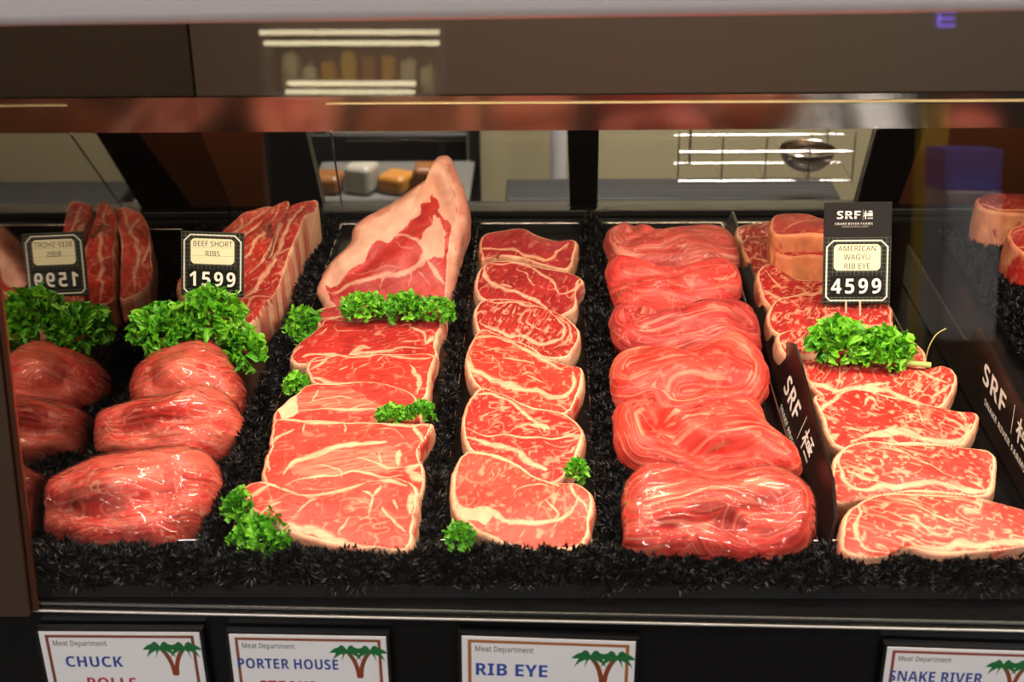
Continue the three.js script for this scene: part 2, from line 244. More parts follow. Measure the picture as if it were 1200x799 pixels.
  for (let j = 0; j < SZ; j++) for (let i = 0; i < SZ; i++) {
    const u = x0 + (x1 - x0) * (i + 0.5) / SZ, v = y0 + (y1 - y0) * (j + 0.5) / SZ; const ti = Math.min(TAB - 1, ((Math.atan2(v, u) + Math.PI) / (2 * Math.PI) * TAB) | 0), rr = Math.hypot(u, v), ed = rad[ti] - rr; // >0 inside
    let a, b; if (grain) { const q = segDist(u, v, grain); a = q[1]; b = q[0] * q[2]; } else { a = u * cg + v * sg; b = -u * sg + v * cg; }
    const wob = fbm(u * 40 + so, v * 40), wu = u + (wob - 0.5) * 0.02, wv = v + (vn(u * 55 + 9, v * 55 + so) - 0.5) * 0.016;
    // lean: muscle fibre and blotches
    const fib = vn(a * 60 + so, b * 520), blot = fbm(u * 28 + so, v * 28 + 4);
    let f = 0; // fat amount
    // marbling: broken branching threads
    const rg = 1 - Math.abs(2 * vn((a + (wob - .5) * .012) * 60 + so * 2, (b + (wob - .5) * .008) * 190) - 1), gate = vn(a * 45 + 31 + so, b * 45 + 5);
    f = Math.max(f, sst(0.9 - marb * 0.16, 1.0, rg) * sst(0.66 - marb * 0.3, 0.9 - marb * 0.3, gate) * (0.5 + 0.3 * marb));
    const r2 = 1 - Math.abs(2 * vn(wu * 52 + 80 + so, wv * 52) - 1); f = Math.max(f, sst(0.94 - marb * 0.05, 1.0, r2) * sst(0.4, 0.75, vn(u * 30 + 3, v * 30 + so)) * (0.25 + marb * 0.35));
    const fl = vn(a * 140 + so, b * 300 + 7); f = Math.max(f, sst(0.8 - marb * 0.14, 0.97, fl) * 0.6 * (0.3 + marb)); const sp = vn(u * 260 + so, v * 260); f = Math.max(f, sst(0.86 - marb * 0.1, 0.98, sp) * 0.55 * marb * 1.4);
    if (grain || o.fibre) { const st = vn(a * 24 + so, b * 620 + wob), s2 = vn(a * 14 + 60, b * 120 + so); f = Math.max(f, (o.fibre ?? 0.5) * (sst(0.5, 0.9, st) * 0.75 * sst(0.25, 0.7, vn(a * 30 + 9, b * 60 + so)) + sst(0.66, 0.9, s2) * 0.3)); }
    // membrane film, patchy
    if (film) f = Math.max(f, film * sst(0.42, 0.68, fbm(wu * 24 + so, wv * 34 + 2)));
    // drawn fat
    for (const q of fats) { if (u < q[3] || u > q[4] || v < q[5] || v > q[6]) continue; const [d, sa] = segDist(wu * 0.6 + u * 0.4, wv * 0.6 + v * 0.4, q[0]), tp = Math.min(1, 0.35 + 2.6 * Math.min(sa, q[7] - sa) / q[7]), ww = q[1] * 0.82 * tp * (0.35 + 1.2 * fbm(u * 130 + so, v * 130)); f = Math.max(f, q[2] * (0.82 + 0.25 * (fib - 0.3)) * (1 - sst(ww * 0.25, ww * 0.8, d))); }
    // rim of fat along the edge
    const rw = o.skin ? -1 : rimW * (0.1 + 1.9 * vn(u * 45 + 11, v * 45 + so)); if (ed < rw) f = Math.max(f, sst(rw, rw * 0.55, ed) * 0.95);
    let dark = 0, kind = null; for (const [pg, k] of regs) if (inPoly(wu * 0.8 + u * 0.2 + (vn(u * 150 + so, v * 150) - 0.5) * 0.004, wv * 0.8 + v * 0.2 + (vn(u * 150, v * 150 + so + 4) - 0.5) * 0.004, pg)) kind = k;
    if (kind === 'fat') f = Math.max(f, 0.78 + 0.22 * blot); else if (kind === 'pink') f = Math.max(f, 0.2 + 0.45 * (fib - 0.35)); else if (kind === 'dark') { f *= 0.5; dark = 0.35; } else if (kind === 'lean') f *= 0.55;
    let fc = fatC, rib = 0;
    if (ed < -0.001 && o.skin) { /* one continuous surface */ } else if (ed < -0.001) { // the side
      if (o.side === 'ribs') { const s = sarc[ti]; const k = Math.sin(s * 2 * Math.PI / (o.pitch ?? 0.05) + 1.2 * vn(s * 30, 2)); f = k > 0.1 + 0.5 * (vn(s * 90, ed * 60) - 0.5) ? 0.88 : 0.25 + 0.5 * vn(s * 220, ed * 30); }
      else f = sst(1 - sideFat - 0.2, 1 - sideFat + 0.2, fbm(u * 34 + 40 + so, v * 34) + 0.25 * (vn(u * 160, v * 160) - 0.5)) * (0.62 + 0.3 * vn(u * 70 + 3, v * 70 + so));
    }
    f = Math.min(1, f); const t = 0.82 + (o.skin ? 0.34 * (fib - 0.2) : 0.2 * fib) + 0.3 * (blot - 0.45) - dark, y = 0.93 + 0.1 * vn(u * 120, v * 120 + so) + 0.12 * (blot - 0.5);
    const k = 4 * (j * SZ + i); for (let c = 0; c < 3; c++) { const lc = (base[c] + [2, 4, 2][c]) * t + (c ? 10 * (blot - 0.5) : 0); data[k + c] = Math.max(0, Math.min(255, lc + (fc[c] * y - lc) * f)); } data[k + 3] = 255;
  }
  const tex = new THREE.DataTexture(data, SZ, SZ); tex.colorSpace = THREE.SRGBColorSpace; tex.magFilter = THREE.LinearFilter; tex.minFilter = THREE.LinearFilter; tex.needsUpdate = true;
  const mat = Pm({ map: tex, roughness: o.rough ?? 0.46, specularIntensity: 0.55, bumpMap: meatBump, bumpScale: 0.0008, clearcoat: o.coat ?? 0.06, clearcoatRoughness: 0.22 });
  const g = thing(name, label, category, group); g.applyMatrix4(holder);
  const sub = L => { const q = geo.clone(); q.setIndex(L); return q; };
  if (o.single) part(o.single, geo, mat, g); else { part(o.bodyName ?? 'cut_face', sub(idx), mat, g); part(o.rimName ?? 'fat_rim', sub(sideIdx), mat, g, o.rimLabel ?? 'pale fat edge'); }
  if (o.wrapped) { const w = geo.clone(), p = w.attributes.position, nn = w.attributes.normal; for (let i = 0; i < p.count; i++) p.setXYZ(i, p.getX(i) + nn.getX(i) * 0.0018, p.getY(i) + nn.getY(i) * 0.0018, p.getZ(i) + nn.getZ(i) * 0.0018); part('plastic_wrap', w, M.wrap, g, 'clear stretched plastic wrap'); }
  return g;
}
const hRear = (L, T, t) => L * Math.sin(R(t)) + T * Math.cos(R(t));

// --- rib eye row
const RE = 'rib eye steaks in the shingled row';
function ribeye(label, px, rear, o) { return meat('rib_eye_steak', label, 'steak', RE, { px, anchor: [rear[0], rear[1], hRear(o.L ?? 0.13, o.T ?? 0.034, o.tilt ?? 18)], marb: 0.55, ...o }); }
ribeye('rib eye steak with broad pale lower fat band, against the front garland',
  [[528, 560], [533, 546], [546, 530], [562, 528], [599, 537], [620, 550], [650, 564], [678, 567], [695, 580], [697, 592], [692, 610], [689, 632], [677, 643], [650, 644], [614, 646], [590, 639], [566, 628], [548, 617], [533, 599]], [600, 538],
  { fat: [[[[533, 552], [531, 575], [534, 588], [548, 596], [566, 599], [585, 606], [605, 612], [640, 612], [668, 600], [680, 585]], 0.007], [[[536, 594], [556, 606], [572, 610]], 0.016], [[[545, 531], [575, 533], [600, 541], [625, 556], [655, 569]], 0.006], [[[668, 570], [676, 585], [686, 592], [690, 600]], 0.004], [[[604, 585], [612, 575], [630, 569], [645, 572]], 0.002], [[[640, 588], [655, 600], [646, 612]], 0.003]], regions: [[[[536, 592], [556, 594], [580, 604], [572, 616], [548, 612]], 'fat']], rim: 0.005 });
ribeye('rib eye steak with a pale kernel of fat in its centre',
  [[540, 497], [544, 478], [554, 458], [562, 453], [590, 461], [620, 474], [660, 482], [680, 497], [685, 510], [680, 530], [669, 551], [655, 566], [630, 568], [600, 556], [570, 540], [547, 524]], [605, 466],
  { fat: [[[[556, 462], [590, 466], [612, 479], [628, 494], [640, 506]], 0.007], [[[620, 500], [636, 500], [646, 504]], 0.011], [[[543, 500], [560, 508], [590, 512], [625, 518], [660, 512], [680, 505]], 0.003], [[[545, 512], [580, 522], [620, 540], [640, 552]], 0.008], [[[598, 508], [622, 496]], 0.003], [[[640, 520], [660, 526], [672, 520]], 0.002], [[[560, 490], [585, 482]], 0.0018]], marb: 0.7, ga: 12, rim: 0.005, lean3: [186, 44, 38] });
ribeye('rib eye steak, large and pale rimmed, slanting down to one side',
  [[545, 416], [553, 398], [563, 384], [591, 393], [621, 404], [643, 418], [668, 427], [683, 431], [684, 448], [678, 466], [664, 484], [630, 488], [590, 474], [560, 456], [548, 438]], [615, 402],
  { fat: [[[[552, 405], [560, 395], [585, 397], [612, 406], [640, 422], [660, 432]], 0.007], [[[548, 418], [556, 436], [572, 444], [600, 452], [630, 462], [655, 466], [670, 455], [672, 436]], 0.009], [[[572, 414], [590, 410]], 0.003], [[[590, 425], [625, 425]], 0.003], [[[612, 440], [640, 452]], 0.003]], marb: 0.6, ga: -10 });
ribeye('rib eye steak with ringed outer muscle at one end',
  [[556, 362], [563, 351], [583, 348], [610, 351], [643, 361], [666, 372], [680, 388], [676, 404], [665, 420], [640, 420], [600, 408], [566, 396], [556, 380]], [615, 352],
  { fat: [[[[560, 378], [580, 389], [610, 394], [640, 404], [655, 398], [660, 384], [645, 370]], 0.006], [[[652, 372], [668, 382], [668, 398], [652, 410]], 0.004], [[[570, 352], [600, 354], [640, 364]], 0.004], [[[590, 366], [600, 356]], 0.002], [[[600, 372], [606, 358]], 0.002], [[[620, 380], [636, 388]], 0.0022]], marb: 0.85, ga: 65, lean3: [170, 44, 40] });
ribeye('rib eye steak with a pointed tip and thick inner fat seam',
  [[556, 331], [560, 316], [577, 305], [610, 305], [638, 312], [666, 319], [684, 329], [677, 344], [674, 362], [650, 372], [610, 366], [570, 354], [558, 345]], [610, 306],
  { fat: [[[[568, 312], [574, 332], [590, 343], [612, 346], [632, 354], [640, 360]], 0.008], [[[575, 308], [606, 308], [634, 318], [650, 334], [655, 346]], 0.005], [[[606, 314], [622, 326], [628, 336]], 0.0025], [[[585, 336], [600, 340]], 0.007], [[[655, 346], [670, 340], [680, 330]], 0.006]], marb: 0.35, lean3: [168, 40, 40] });
ribeye('small rib eye steak with cream fat front, against the rear tray rim',
  [[562, 281], [568, 273], [590, 269], [612, 267], [632, 275], [654, 281], [675, 281], [674, 300], [664, 316], [640, 312], [606, 302], [580, 299], [566, 303]], [612, 268],
  { fat: [[[[566, 290], [585, 292], [610, 297], [640, 308], [655, 296], [666, 286]], 0.007]], marb: 0.3, L: 0.12, lean3: [160, 42, 44], fatC: [236, 188, 140], T: 0.042 });

// --- porterhouse row
const PH = 'porterhouse steaks in the shingled row';
function porter(label, px, rear, o) { return meat('porterhouse_steak', label, 'steak', PH, { px, anchor: [rear[0], rear[1], hRear(o.L ?? 0.12, o.T ?? 0.032, o.tilt ?? 18)], marb: 0.3, ga: 10, ...o }); }
porter('porterhouse steak with rounded end and long pale fat front, lying at the garland',
  [[281, 577], [287, 568], [301, 563], [317, 566], [334, 576], [365, 577], [400, 570], [440, 562], [470, 560], [490, 569], [490, 592], [487, 616], [484, 640], [473, 646], [450, 644], [425, 643], [398, 640], [368, 634], [338, 625], [312, 611], [292, 594]], [400, 570],
  { fat: [[[[312, 606], [340, 615], [368, 622], [395, 632], [425, 640]], 0.014], [[[335, 577], [366, 577], [400, 571], [440, 565], [480, 566]], 0.008], [[[284, 590], [296, 582], [310, 572], [316, 568]], 0.006], [[[302, 604], [318, 594], [332, 589]], 0.003], [[[352, 598], [366, 584], [375, 580]], 0.003], [[[398, 622], [410, 608]], 0.003], [[[424, 577], [438, 584], [432, 598]], 0.003], [[[450, 592], [462, 608], [475, 624]], 0.0035], [[[486, 578], [482, 600]], 0.007], [[[432, 604], [420, 612]], 0.0025], [[[463, 585], [470, 596]], 0.0025], [[[440, 583], [450, 572]], 0.003]], lean3: [212, 66, 54], rim: 0.004 });
porter('porterhouse steak crossed by a long curved fat seam, pointed at one end',
  [[322, 490], [360, 490], [400, 492], [450, 493], [490, 495], [509, 496], [501, 512], [492, 526], [497, 545], [498, 563], [490, 586], [440, 592], [370, 592], [322, 584], [306, 561], [311, 535], [316, 510]], [400, 492],
  { fat: [[[[334, 556], [345, 545], [365, 534], [390, 526], [420, 522], [452, 520]], 0.0095], [[[322, 493], [380, 493], [440, 494], [500, 500]], 0.007], [[[314, 524], [330, 512], [346, 504]], 0.004], [[[356, 495], [357, 506]], 0.0025], [[[406, 495], [406, 506]], 0.002], [[[312, 556], [318, 540]], 0.003], [[[418, 540], [446, 546], [470, 548]], 0.0025], [[[446, 532], [448, 546]], 0.0025], [[[470, 525], [466, 545]], 0.006], [[[490, 540], [478, 552], [495, 560]], 0.012], [[[372, 545], [395, 552], [400, 560]], 0.0022], [[[336, 566], [400, 557], [470, 558]], 0.003], [[[440, 505], [460, 504], [472, 512]], 0.0025], [[[486, 500], [492, 512]], 0.006]], regions: [[[[340, 552], [370, 534], [440, 524], [470, 524], [470, 546], [440, 556], [370, 560]], 'pink']], lean3: [206, 66, 54] });
porter('porterhouse steak mostly covered by its neighbour, pale banded grain showing',
  [[321, 482], [333, 470], [348, 458], [362, 449], [400, 446], [440, 446], [480, 458], [495, 478], [492, 502], [440, 510], [360, 510], [322, 500]], [400, 446],
  { regions: [[[[322, 482], [346, 459], [347, 484], [325, 492]], 'fat'], [[[347, 458], [400, 450], [440, 470], [470, 486], [400, 486], [348, 482]], 'pink']], fat: [[[[346, 458], [347, 484]], 0.004], [[[350, 471], [385, 466], [420, 470]], 0.0025], [[[347, 482], [400, 482], [450, 482]], 0.005], [[[364, 470], [372, 455]], 0.004], [[[400, 484], [430, 476], [445, 470]], 0.0025]], lean3: [190, 58, 50] });
porter('porterhouse steak edged by a swelling cream fat curl at its lower side',
  [[362, 420], [408, 415], [472, 413], [511, 414], [509, 424], [505, 445], [500, 468], [480, 481], [460, 477], [446, 470], [428, 458], [400, 453], [366, 447], [361, 440]], [430, 414],
  { fat: [[[[366, 444], [400, 450], [420, 455], [436, 464], [455, 476]], 0.011], [[[364, 432], [378, 424], [386, 418]], 0.006], [[[364, 422], [410, 417], [505, 417]], 0.005], [[[478, 428], [486, 438], [493, 462]], 0.0045], [[[400, 436], [410, 430]], 0.002], [[[440, 426], [446, 420]], 0.003], [[[472, 470], [486, 472]], 0.004], [[[424, 432], [434, 426]], 0.002]], lean3: [204, 54, 44], rim: 0.003 });
porter('porterhouse steak with a round red knob at one corner, below the kale tuft',
  [[340, 416], [346, 406], [362, 392], [376, 380], [380, 373], [412, 374], [436, 371], [500, 372], [519, 373], [517, 384], [512, 402], [511, 418], [470, 426], [410, 424], [358, 428], [342, 424]], [440, 372],
  { fat: [[[[358, 418], [410, 416], [450, 411], [500, 408]], 0.006], [[[410, 415], [424, 409], [436, 407]], 0.009], [[[378, 376], [430, 376], [505, 376]], 0.004], [[[480, 385], [496, 392], [500, 400]], 0.005], [[[370, 394], [384, 385]], 0.003], [[[500, 402], [510, 396]], 0.009], [[[346, 418], [356, 406]], 0.004], [[[472, 400], [490, 396]], 0.003]], lean3: [186, 44, 40] });
porter('thin porterhouse steak sliver tucked under the cut loin',
  [[369, 362], [400, 357], [440, 359], [480, 362], [520, 362], [516, 386], [440, 392], [374, 382]], [440, 359], { fat: [[[[372, 372], [410, 370], [440, 374]], 0.005]], lean3: [188, 60, 56] });

// --- the cut loin behind them
meat('beef_loin', 'large tall cut beef loin with pale fat side and rib bones, behind the steaks', 'beef', null, {
  px: [[370, 334], [375, 320], [382, 308], [398, 292], [408, 280], [413, 263], [425, 250], [455, 235], [490, 212], [505, 200], [510, 183], [518, 175], [526, 179], [536, 198], [545, 225], [548, 244], [546, 262], [539, 284], [535, 315], [530, 342], [524, 364], [480, 372], [430, 372], [385, 368], [373, 350]],
  anchor: [450, 371, 0.012], tilt: 52, T: 0.13, r: 0.022, dome: 0.006, rb: 0.04, K: 20, marb: 0.25, lump: 0.005, film: 0.12, sideFat: 0.85, bodyName: 'cut_face', rimLabel: 'pale fat cap', lean3: [196, 50, 46], fatC: [236, 188, 158], size: 640,
  regions: [[[[366, 340], [372, 310], [400, 280], [413, 258], [455, 232], [505, 196], [510, 180], [520, 205], [500, 236], [478, 262], [450, 282], [414, 314], [398, 330], [378, 336]], 'fat'],
    [[[506, 196], [516, 176], [528, 182], [540, 210], [546, 250], [540, 280], [528, 262], [512, 240], [506, 222]], 'fat'], [[[498, 250], [510, 246], [522, 270], [522, 298], [500, 300], [496, 280]], 'fat'], [[[412, 318], [430, 298], [448, 281], [468, 275], [486, 283], [496, 296], [488, 308], [465, 318], [440, 324], [418, 326]], 'lean'], [[[438, 338], [480, 322], [505, 325], [532, 345], [526, 372], [440, 372], [400, 370]], 'lean'], [[[380, 341], [402, 339], [408, 356], [384, 360]], 'lean'], [[[488, 262], [505, 232], [512, 240], [506, 262], [494, 285]], 'lean']],
  fat: [[[[376, 345], [410, 336], [440, 328], [470, 320], [496, 306], [500, 290], [480, 276], [462, 272]], 0.009], [[[462, 278], [470, 288], [486, 292]], 0.003], [[[410, 322], [440, 318], [470, 312]], 0.003], [[[500, 300], [520, 330], [528, 338]], 0.007], [[[480, 318], [482, 335]], 0.003], [[[452, 322], [448, 340]], 0.004], [[[490, 318], [508, 336]], 0.004], [[[502, 252], [516, 280], [520, 300]], 0.006], [[[512, 230], [530, 250]], 0.004]],
  crease: [[[[505, 215], [518, 250], [526, 290]], 0.008, 0.012], [[[380, 337], [430, 310], [480, 262], [505, 215]], 0.006, 0.012]] });

// --- chuck rolls (wrapped), short ribs
const CH = 'wrapped chuck rolls';
function chuck(label, o) { return meat('chuck_roll', label, 'beef', CH, { T: 0.1, r: 0.05, rb: 0.045, QT: 8, dome: 0.014, tilt: 38, lump: 0.005, wrapped: true, film: 0.26, lean3: [198, 54, 48], marb: 0.45, single: 'meat', skin: true, fibre: 0.5, sideFat: 0.45, K: 18, rough: 0.38, size: 512, ...o }); }
chuck('wrapped chuck roll lying against the front garland, largest of the three', { px: [[31, 583], [40, 571], [70, 551], [112, 535], [158, 526], [224, 521], [243, 527], [252, 558], [248, 585], [231, 619], [206, 645], [161, 652], [116, 649], [70, 640], [40, 620]], anchor: [140, 650, 0.012], crease: [[[[40, 600], [110, 612], [180, 600], [244, 570]], 0.006, 0.012]], ga: 8 });
chuck('wrapped chuck roll in the middle of the three, creased across', { px: [[101, 511], [105, 493], [119, 480], [151, 470], [210, 461], [252, 451], [273, 470], [286, 496], [278, 514], [252, 538], [210, 545], [160, 545], [110, 536]], anchor: [190, 543, 0.014], crease: [[[[110, 520], [180, 510], [270, 490]], 0.008, 0.01]], ga: 4 });
chuck('wrapped chuck roll topped with curly kale', { px: [[147, 464], [154, 432], [182, 411], [224, 397], [246, 396], [270, 414], [281, 439], [281, 474], [270, 488], [210, 494], [156, 486]], anchor: [210, 492, 0.014], ga: 20 });
const SR = 'slabs of beef short ribs';
function ribs(label, px, o) { return meat('short_rib_slab', label, 'ribs', SR, { px, tilt: 10, T: 0.075, r: 0.006, marb: 0.6, lump: 0.006, side: 'ribs', pitch: 0.045, rimName: 'bone_side', rimLabel: 'side with cream rib bones between strips of meat', wob: 0.03, ...o }); }
ribs('short rib slab with cream bone side facing the black turf', [[345, 237], [368, 231], [372, 236], [360, 254], [350, 272], [341, 298], [320, 343], [288, 382], [268, 372], [256, 356], [285, 338], [313, 300], [328, 262]], { anchor: [315, 300, 0.085], fat: [[[[356, 238], [335, 275], [310, 325], [275, 365]], 0.008], [[[344, 290], [318, 300]], 0.005], [[[318, 345], [292, 352]], 0.005], [[[330, 262], [318, 290]], 0.01], [[[300, 350], [280, 375]], 0.004]], ga: 60 });
ribs('middle short rib slab, dark spotted between two others', [[323, 240], [338, 237], [328, 262], [312, 298], [284, 336], [262, 355], [236, 350], [256, 322], [290, 275]], { anchor: [290, 300, 0.08], fat: [[[[330, 240], [300, 285], [250, 348]], 0.006], [[[318, 262], [300, 270]], 0.004], [[[290, 310], [275, 300]], 0.004]], regions: [[[[312, 262], [322, 258], [318, 275], [308, 280]], 'dark']], ga: 60 });
ribs('short rib slab beside the mirrored end panel', [[311, 240], [285, 250], [258, 272], [230, 305], [207, 340], [228, 352], [252, 325], [287, 280], [322, 241]], { anchor: [260, 300, 0.075], fat: [[[[315, 242], [265, 285], [220, 345]], 0.006], [[[285, 255], [275, 280]], 0.004], [[[250, 285], [240, 310]], 0.005]], ga: 60 });

// --- rolled flat cuts
const FL = 'folded and rolled beef cuts';
function roll(label, o) { return meat('rolled_beef', label, 'beef', FL, { T: 0.052, r: 0.028, rb: 0.018, QT: 7, dome: 0.01, tilt: 20, lump: 0.005, marb: 0.25, single: 'meat', skin: true, fibre: 0.62, sideFat: 0.25, K: 18, film: 0.07, lean3: [202, 48, 41], ...o, anchor: [o.anchor[0], o.anchor[1], o.anchor[2] ?? hRear(0.12, 0.045, 20)] }); }
roll('plastic-wrapped rolled beef with stretch folds, at the front garland', { px: [[734, 562], [749, 547], [773, 543], [806, 550], [860, 550], [920, 549], [947, 566], [957, 593], [951, 626], [932, 640], [896, 645], [848, 643], [800, 643], [752, 640], [735, 630], [731, 598]], anchor: [830, 551], wrapped: true, grain: [[732, 585], [820, 585], [900, 575], [930, 590], [925, 620], [880, 628]], crease: [[[[735, 640], [820, 622], [900, 640]], 0.008, 0.012], [[[880, 612], [915, 600]], 0.006, 0.012]], fat: [[[[870, 585], [900, 580], [912, 592]], 0.012, 0.6], [[[735, 605], [790, 596], [850, 590]], 0.004], [[[740, 582], [800, 578]], 0.003]], T: 0.065 });
roll('folded beef cut with a deep fold line, behind the wrapped roll', { px: [[722, 474], [746, 465], [767, 476], [782, 482], [812, 480], [848, 468], [887, 464], [906, 497], [936, 524], [938, 546], [890, 556], [836, 560], [808, 558], [786, 548], [758, 545], [728, 528], [721, 496]], anchor: [850, 470], grain: [[760, 470], [735, 495], [745, 525], [790, 540], [840, 530], [890, 520], [935, 535]], crease: [[[[752, 472], [772, 488], [762, 505]], 0.008, 0.009], [[[768, 490], [790, 520], [830, 545], [870, 535]], 0.01, 0.011]], fat: [[[[780, 500], [800, 490], [815, 486]], 0.01, 0.7], [[[800, 505], [830, 500]], 0.006, 0.7]] });
roll('broad smooth folded beef cut with a rounded end', { px: [[720, 417], [735, 408], [771, 409], [818, 405], [845, 394], [867, 391], [889, 405], [901, 428], [899, 453], [887, 466], [848, 474], [806, 488], [779, 484], [760, 474], [724, 466]], anchor: [818, 405], grain: [[722, 440], [780, 430], [850, 425], [880, 440], [870, 458], [800, 465]], crease: [[[[722, 420], [780, 415], [840, 412], [880, 425]], 0.003, 0.01], [[[780, 475], [830, 462], [880, 455]], 0.006, 0.012]], fat: [[[[724, 412], [760, 412]], 0.008, 0.7]] });
roll('folded beef cut with striped dark grain and a curled end', { px: [[718, 360], [735, 357], [771, 367], [809, 360], [834, 352], [870, 354], [885, 361], [893, 395], [884, 412], [818, 414], [771, 414], [740, 404], [722, 394]], anchor: [820, 357], grain: [[745, 362], [728, 375], [745, 392], [800, 385], [850, 375], [890, 385]], crease: [[[[740, 365], [765, 372], [800, 366]], 0.012, 0.008], [[[735, 380], [750, 395], [790, 392]], 0.004, 0.008]], lean3: [178, 46, 46] });
roll('smooth red beef cut with a rounded glossy end', { px: [[711, 305], [724, 311], [763, 313], [807, 312], [845, 304], [864, 313], [869, 329], [860, 347], [834, 357], [801, 363], [762, 362], [730, 360], [716, 334]], anchor: [800, 312], grain: [[713, 318], [760, 330], [810, 330], [865, 325]], crease: [[[[720, 330], [780, 336], [815, 325]], 0.005, 0.008]], lean3: [206, 54, 50], fibre: 0.45 });
roll('beef cut with a tight spiral curl at one end, by the rear tray rim', { px: [[709, 274], [720, 264], [743, 265], [757, 273], [785, 271], [818, 265], [851, 267], [864, 281], [865, 304], [834, 315], [798, 316], [771, 314], [746, 311], [720, 301]], anchor: [800, 269], grain: [[738, 276], [726, 272], [718, 282], [728, 294], [770, 296], [830, 285], [865, 290]], crease: [[[[742, 268], [744, 277], [730, 280], [726, 275]], 0.008, 0.006], [[[735, 290], [765, 280]], 0.004, 0.007]], lean3: [176, 60, 54] });

// --- premium rib eye tray
const SF = 'premium rib eye steaks in the right tray';
function prem(label, px, rear, o = {}) { return meat('marbled_steak', label, 'steak', SF, { px, anchor: [rear[0], rear[1], o.h ?? hRear(o.L ?? 0.12, o.T ?? 0.036, o.tilt ?? 18)], marb: 0.9, T: 0.036, lean3: [200, 46, 40], ...o }); }
prem('long marbled steak at the garland, finely flecked, broad pale front fat',
  [[985, 626], [989, 604], [1006, 587], [1031, 577], [1069, 576], [1139, 581], [1200, 595], [1232, 606], [1245, 622], [1238, 640], [1200, 643], [1160, 646], [1097, 649], [1062, 643], [1031, 653], [996, 650], [985, 643]], [1069, 576],
  { fat: [[[[1060, 638], [1100, 640], [1150, 637], [1235, 633]], 0.011], [[[1008, 600], [1005, 620], [1015, 640], [1030, 648]], 0.006], [[[1040, 600], [1080, 620], [1120, 625]], 0.002], [[[1040, 580], [1080, 596], [1130, 615]], 0.002], [[[1000, 592], [1008, 605]], 0.005]], ga: -22, L: 0.11, lean3: [208, 62, 50] });
prem('rectangular marbled steak with even pale border, between two longer ones',
  [[974, 548], [985, 525], [1005, 516], [1055, 517], [1125, 522], [1165, 530], [1168, 550], [1160, 579], [1120, 580], [1060, 578], [1010, 585], [978, 590]], [1060, 517],
  { fat: [[[[988, 530], [985, 560], [1010, 575], [1060, 568], [1120, 571], [1155, 570], [1160, 540]], 0.007], [[[1040, 520], [1080, 545], [1120, 560]], 0.0022], [[[990, 555], [1040, 570]], 0.003]], ga: -25, L: 0.115, lean3: [196, 56, 46] });
prem('bright marbled steak with a red pointed tip over the tray wall',
  [[954, 464], [982, 459], [1005, 455], [1040, 461], [1090, 474], [1125, 482], [1147, 485], [1144, 500], [1137, 512], [1128, 521], [1080, 522], [1030, 524], [990, 528], [974, 518], [962, 490]], [1040, 461],
  { fat: [[[[1000, 515], [1050, 507], [1100, 515], [1130, 513], [1140, 498]], 0.01], [[[960, 485], [970, 472], [1000, 458]], 0.006], [[[1010, 475], [1020, 465], [1030, 476]], 0.003], [[[1020, 508], [1050, 502]], 0.01], [[[965, 515], [985, 508]], 0.01], [[[1050, 492], [1060, 488], [1062, 496]], 0.002], [[[1075, 485], [1085, 500]], 0.0022], [[[1125, 484], [1132, 496]], 0.006]], ga: -30, lean3: [206, 46, 38] });
prem('marbled steak with round red lobe at its end, below the kale sprig',
  [[934, 425], [955, 421], [985, 420], [1040, 427], [1075, 428], [1092, 430], [1108, 427], [1121, 438], [1120, 456], [1102, 478], [1060, 474], [1030, 466], [990, 458], [962, 462], [946, 448]], [1000, 421],
  { fat: [[[[934, 436], [950, 450], [970, 456], [1010, 455], [1050, 464], [1090, 475]], 0.01], [[[1075, 430], [1095, 442], [1115, 450]], 0.005], [[[936, 428], [942, 440]], 0.012], [[[984, 428], [984, 446]], 0.002], [[[1010, 455], [1040, 452]], 0.007], [[[1092, 468], [1116, 452]], 0.005]], ga: 55, lean3: [208, 48, 40] });
prem('marbled steak partly hidden under the kale sprig', [[910, 392], [919, 387], [975, 388], [1040, 395], [1063, 394], [1084, 411], [1084, 429], [1040, 436], [960, 430], [926, 424], [914, 410]], [990, 389],
  { fat: [[[[912, 400], [930, 414], [975, 420], [1040, 425]], 0.01], [[[930, 410], [960, 398], [970, 392]], 0.003], [[[1055, 398], [1065, 410]], 0.004]], lean3: [182, 48, 44] });
prem('marbled steak right under the tall price card', [[899, 367], [907, 351], [932, 345], [968, 354], [1000, 353], [1043, 358], [1046, 372], [1043, 393], [1000, 401], [930, 398], [903, 387]], [960, 349],
  { fat: [[[[950, 388], [970, 376], [985, 372]], 0.006], [[[980, 384], [1020, 382], [1040, 378]], 0.01], [[[968, 356], [965, 366]], 0.003]], ga: 60, lean3: [176, 42, 40], fatC: [240, 192, 148] });
prem('small marbled steak under the stacked pair', [[887, 317], [900, 308], [930, 324], [963, 327], [980, 330], [1012, 345], [1002, 372], [930, 368], [902, 360], [889, 338]], [920, 318],
  { fat: [[[[895, 342], [920, 352], [950, 345], [975, 335]], 0.009], [[[900, 318], [915, 335]], 0.003]], lean3: [170, 38, 36], fatC: [238, 186, 138] });
prem('dull red steak in the tray corner beside the brown divider', [[868, 284], [886, 275], [912, 278], [924, 300], [918, 322], [888, 324], [874, 304]], [895, 276], { lean3: [158, 48, 46], fat: [[[[884, 304], [905, 308], [920, 300]], 0.006]], fatC: [232, 176, 126], L: 0.1 });
prem('dull red steak touching the rear rim of the tray', [[863, 266], [880, 261], [903, 258], [922, 262], [926, 284], [900, 296], [874, 290]], [890, 259], { lean3: [158, 54, 52], L: 0.09 });
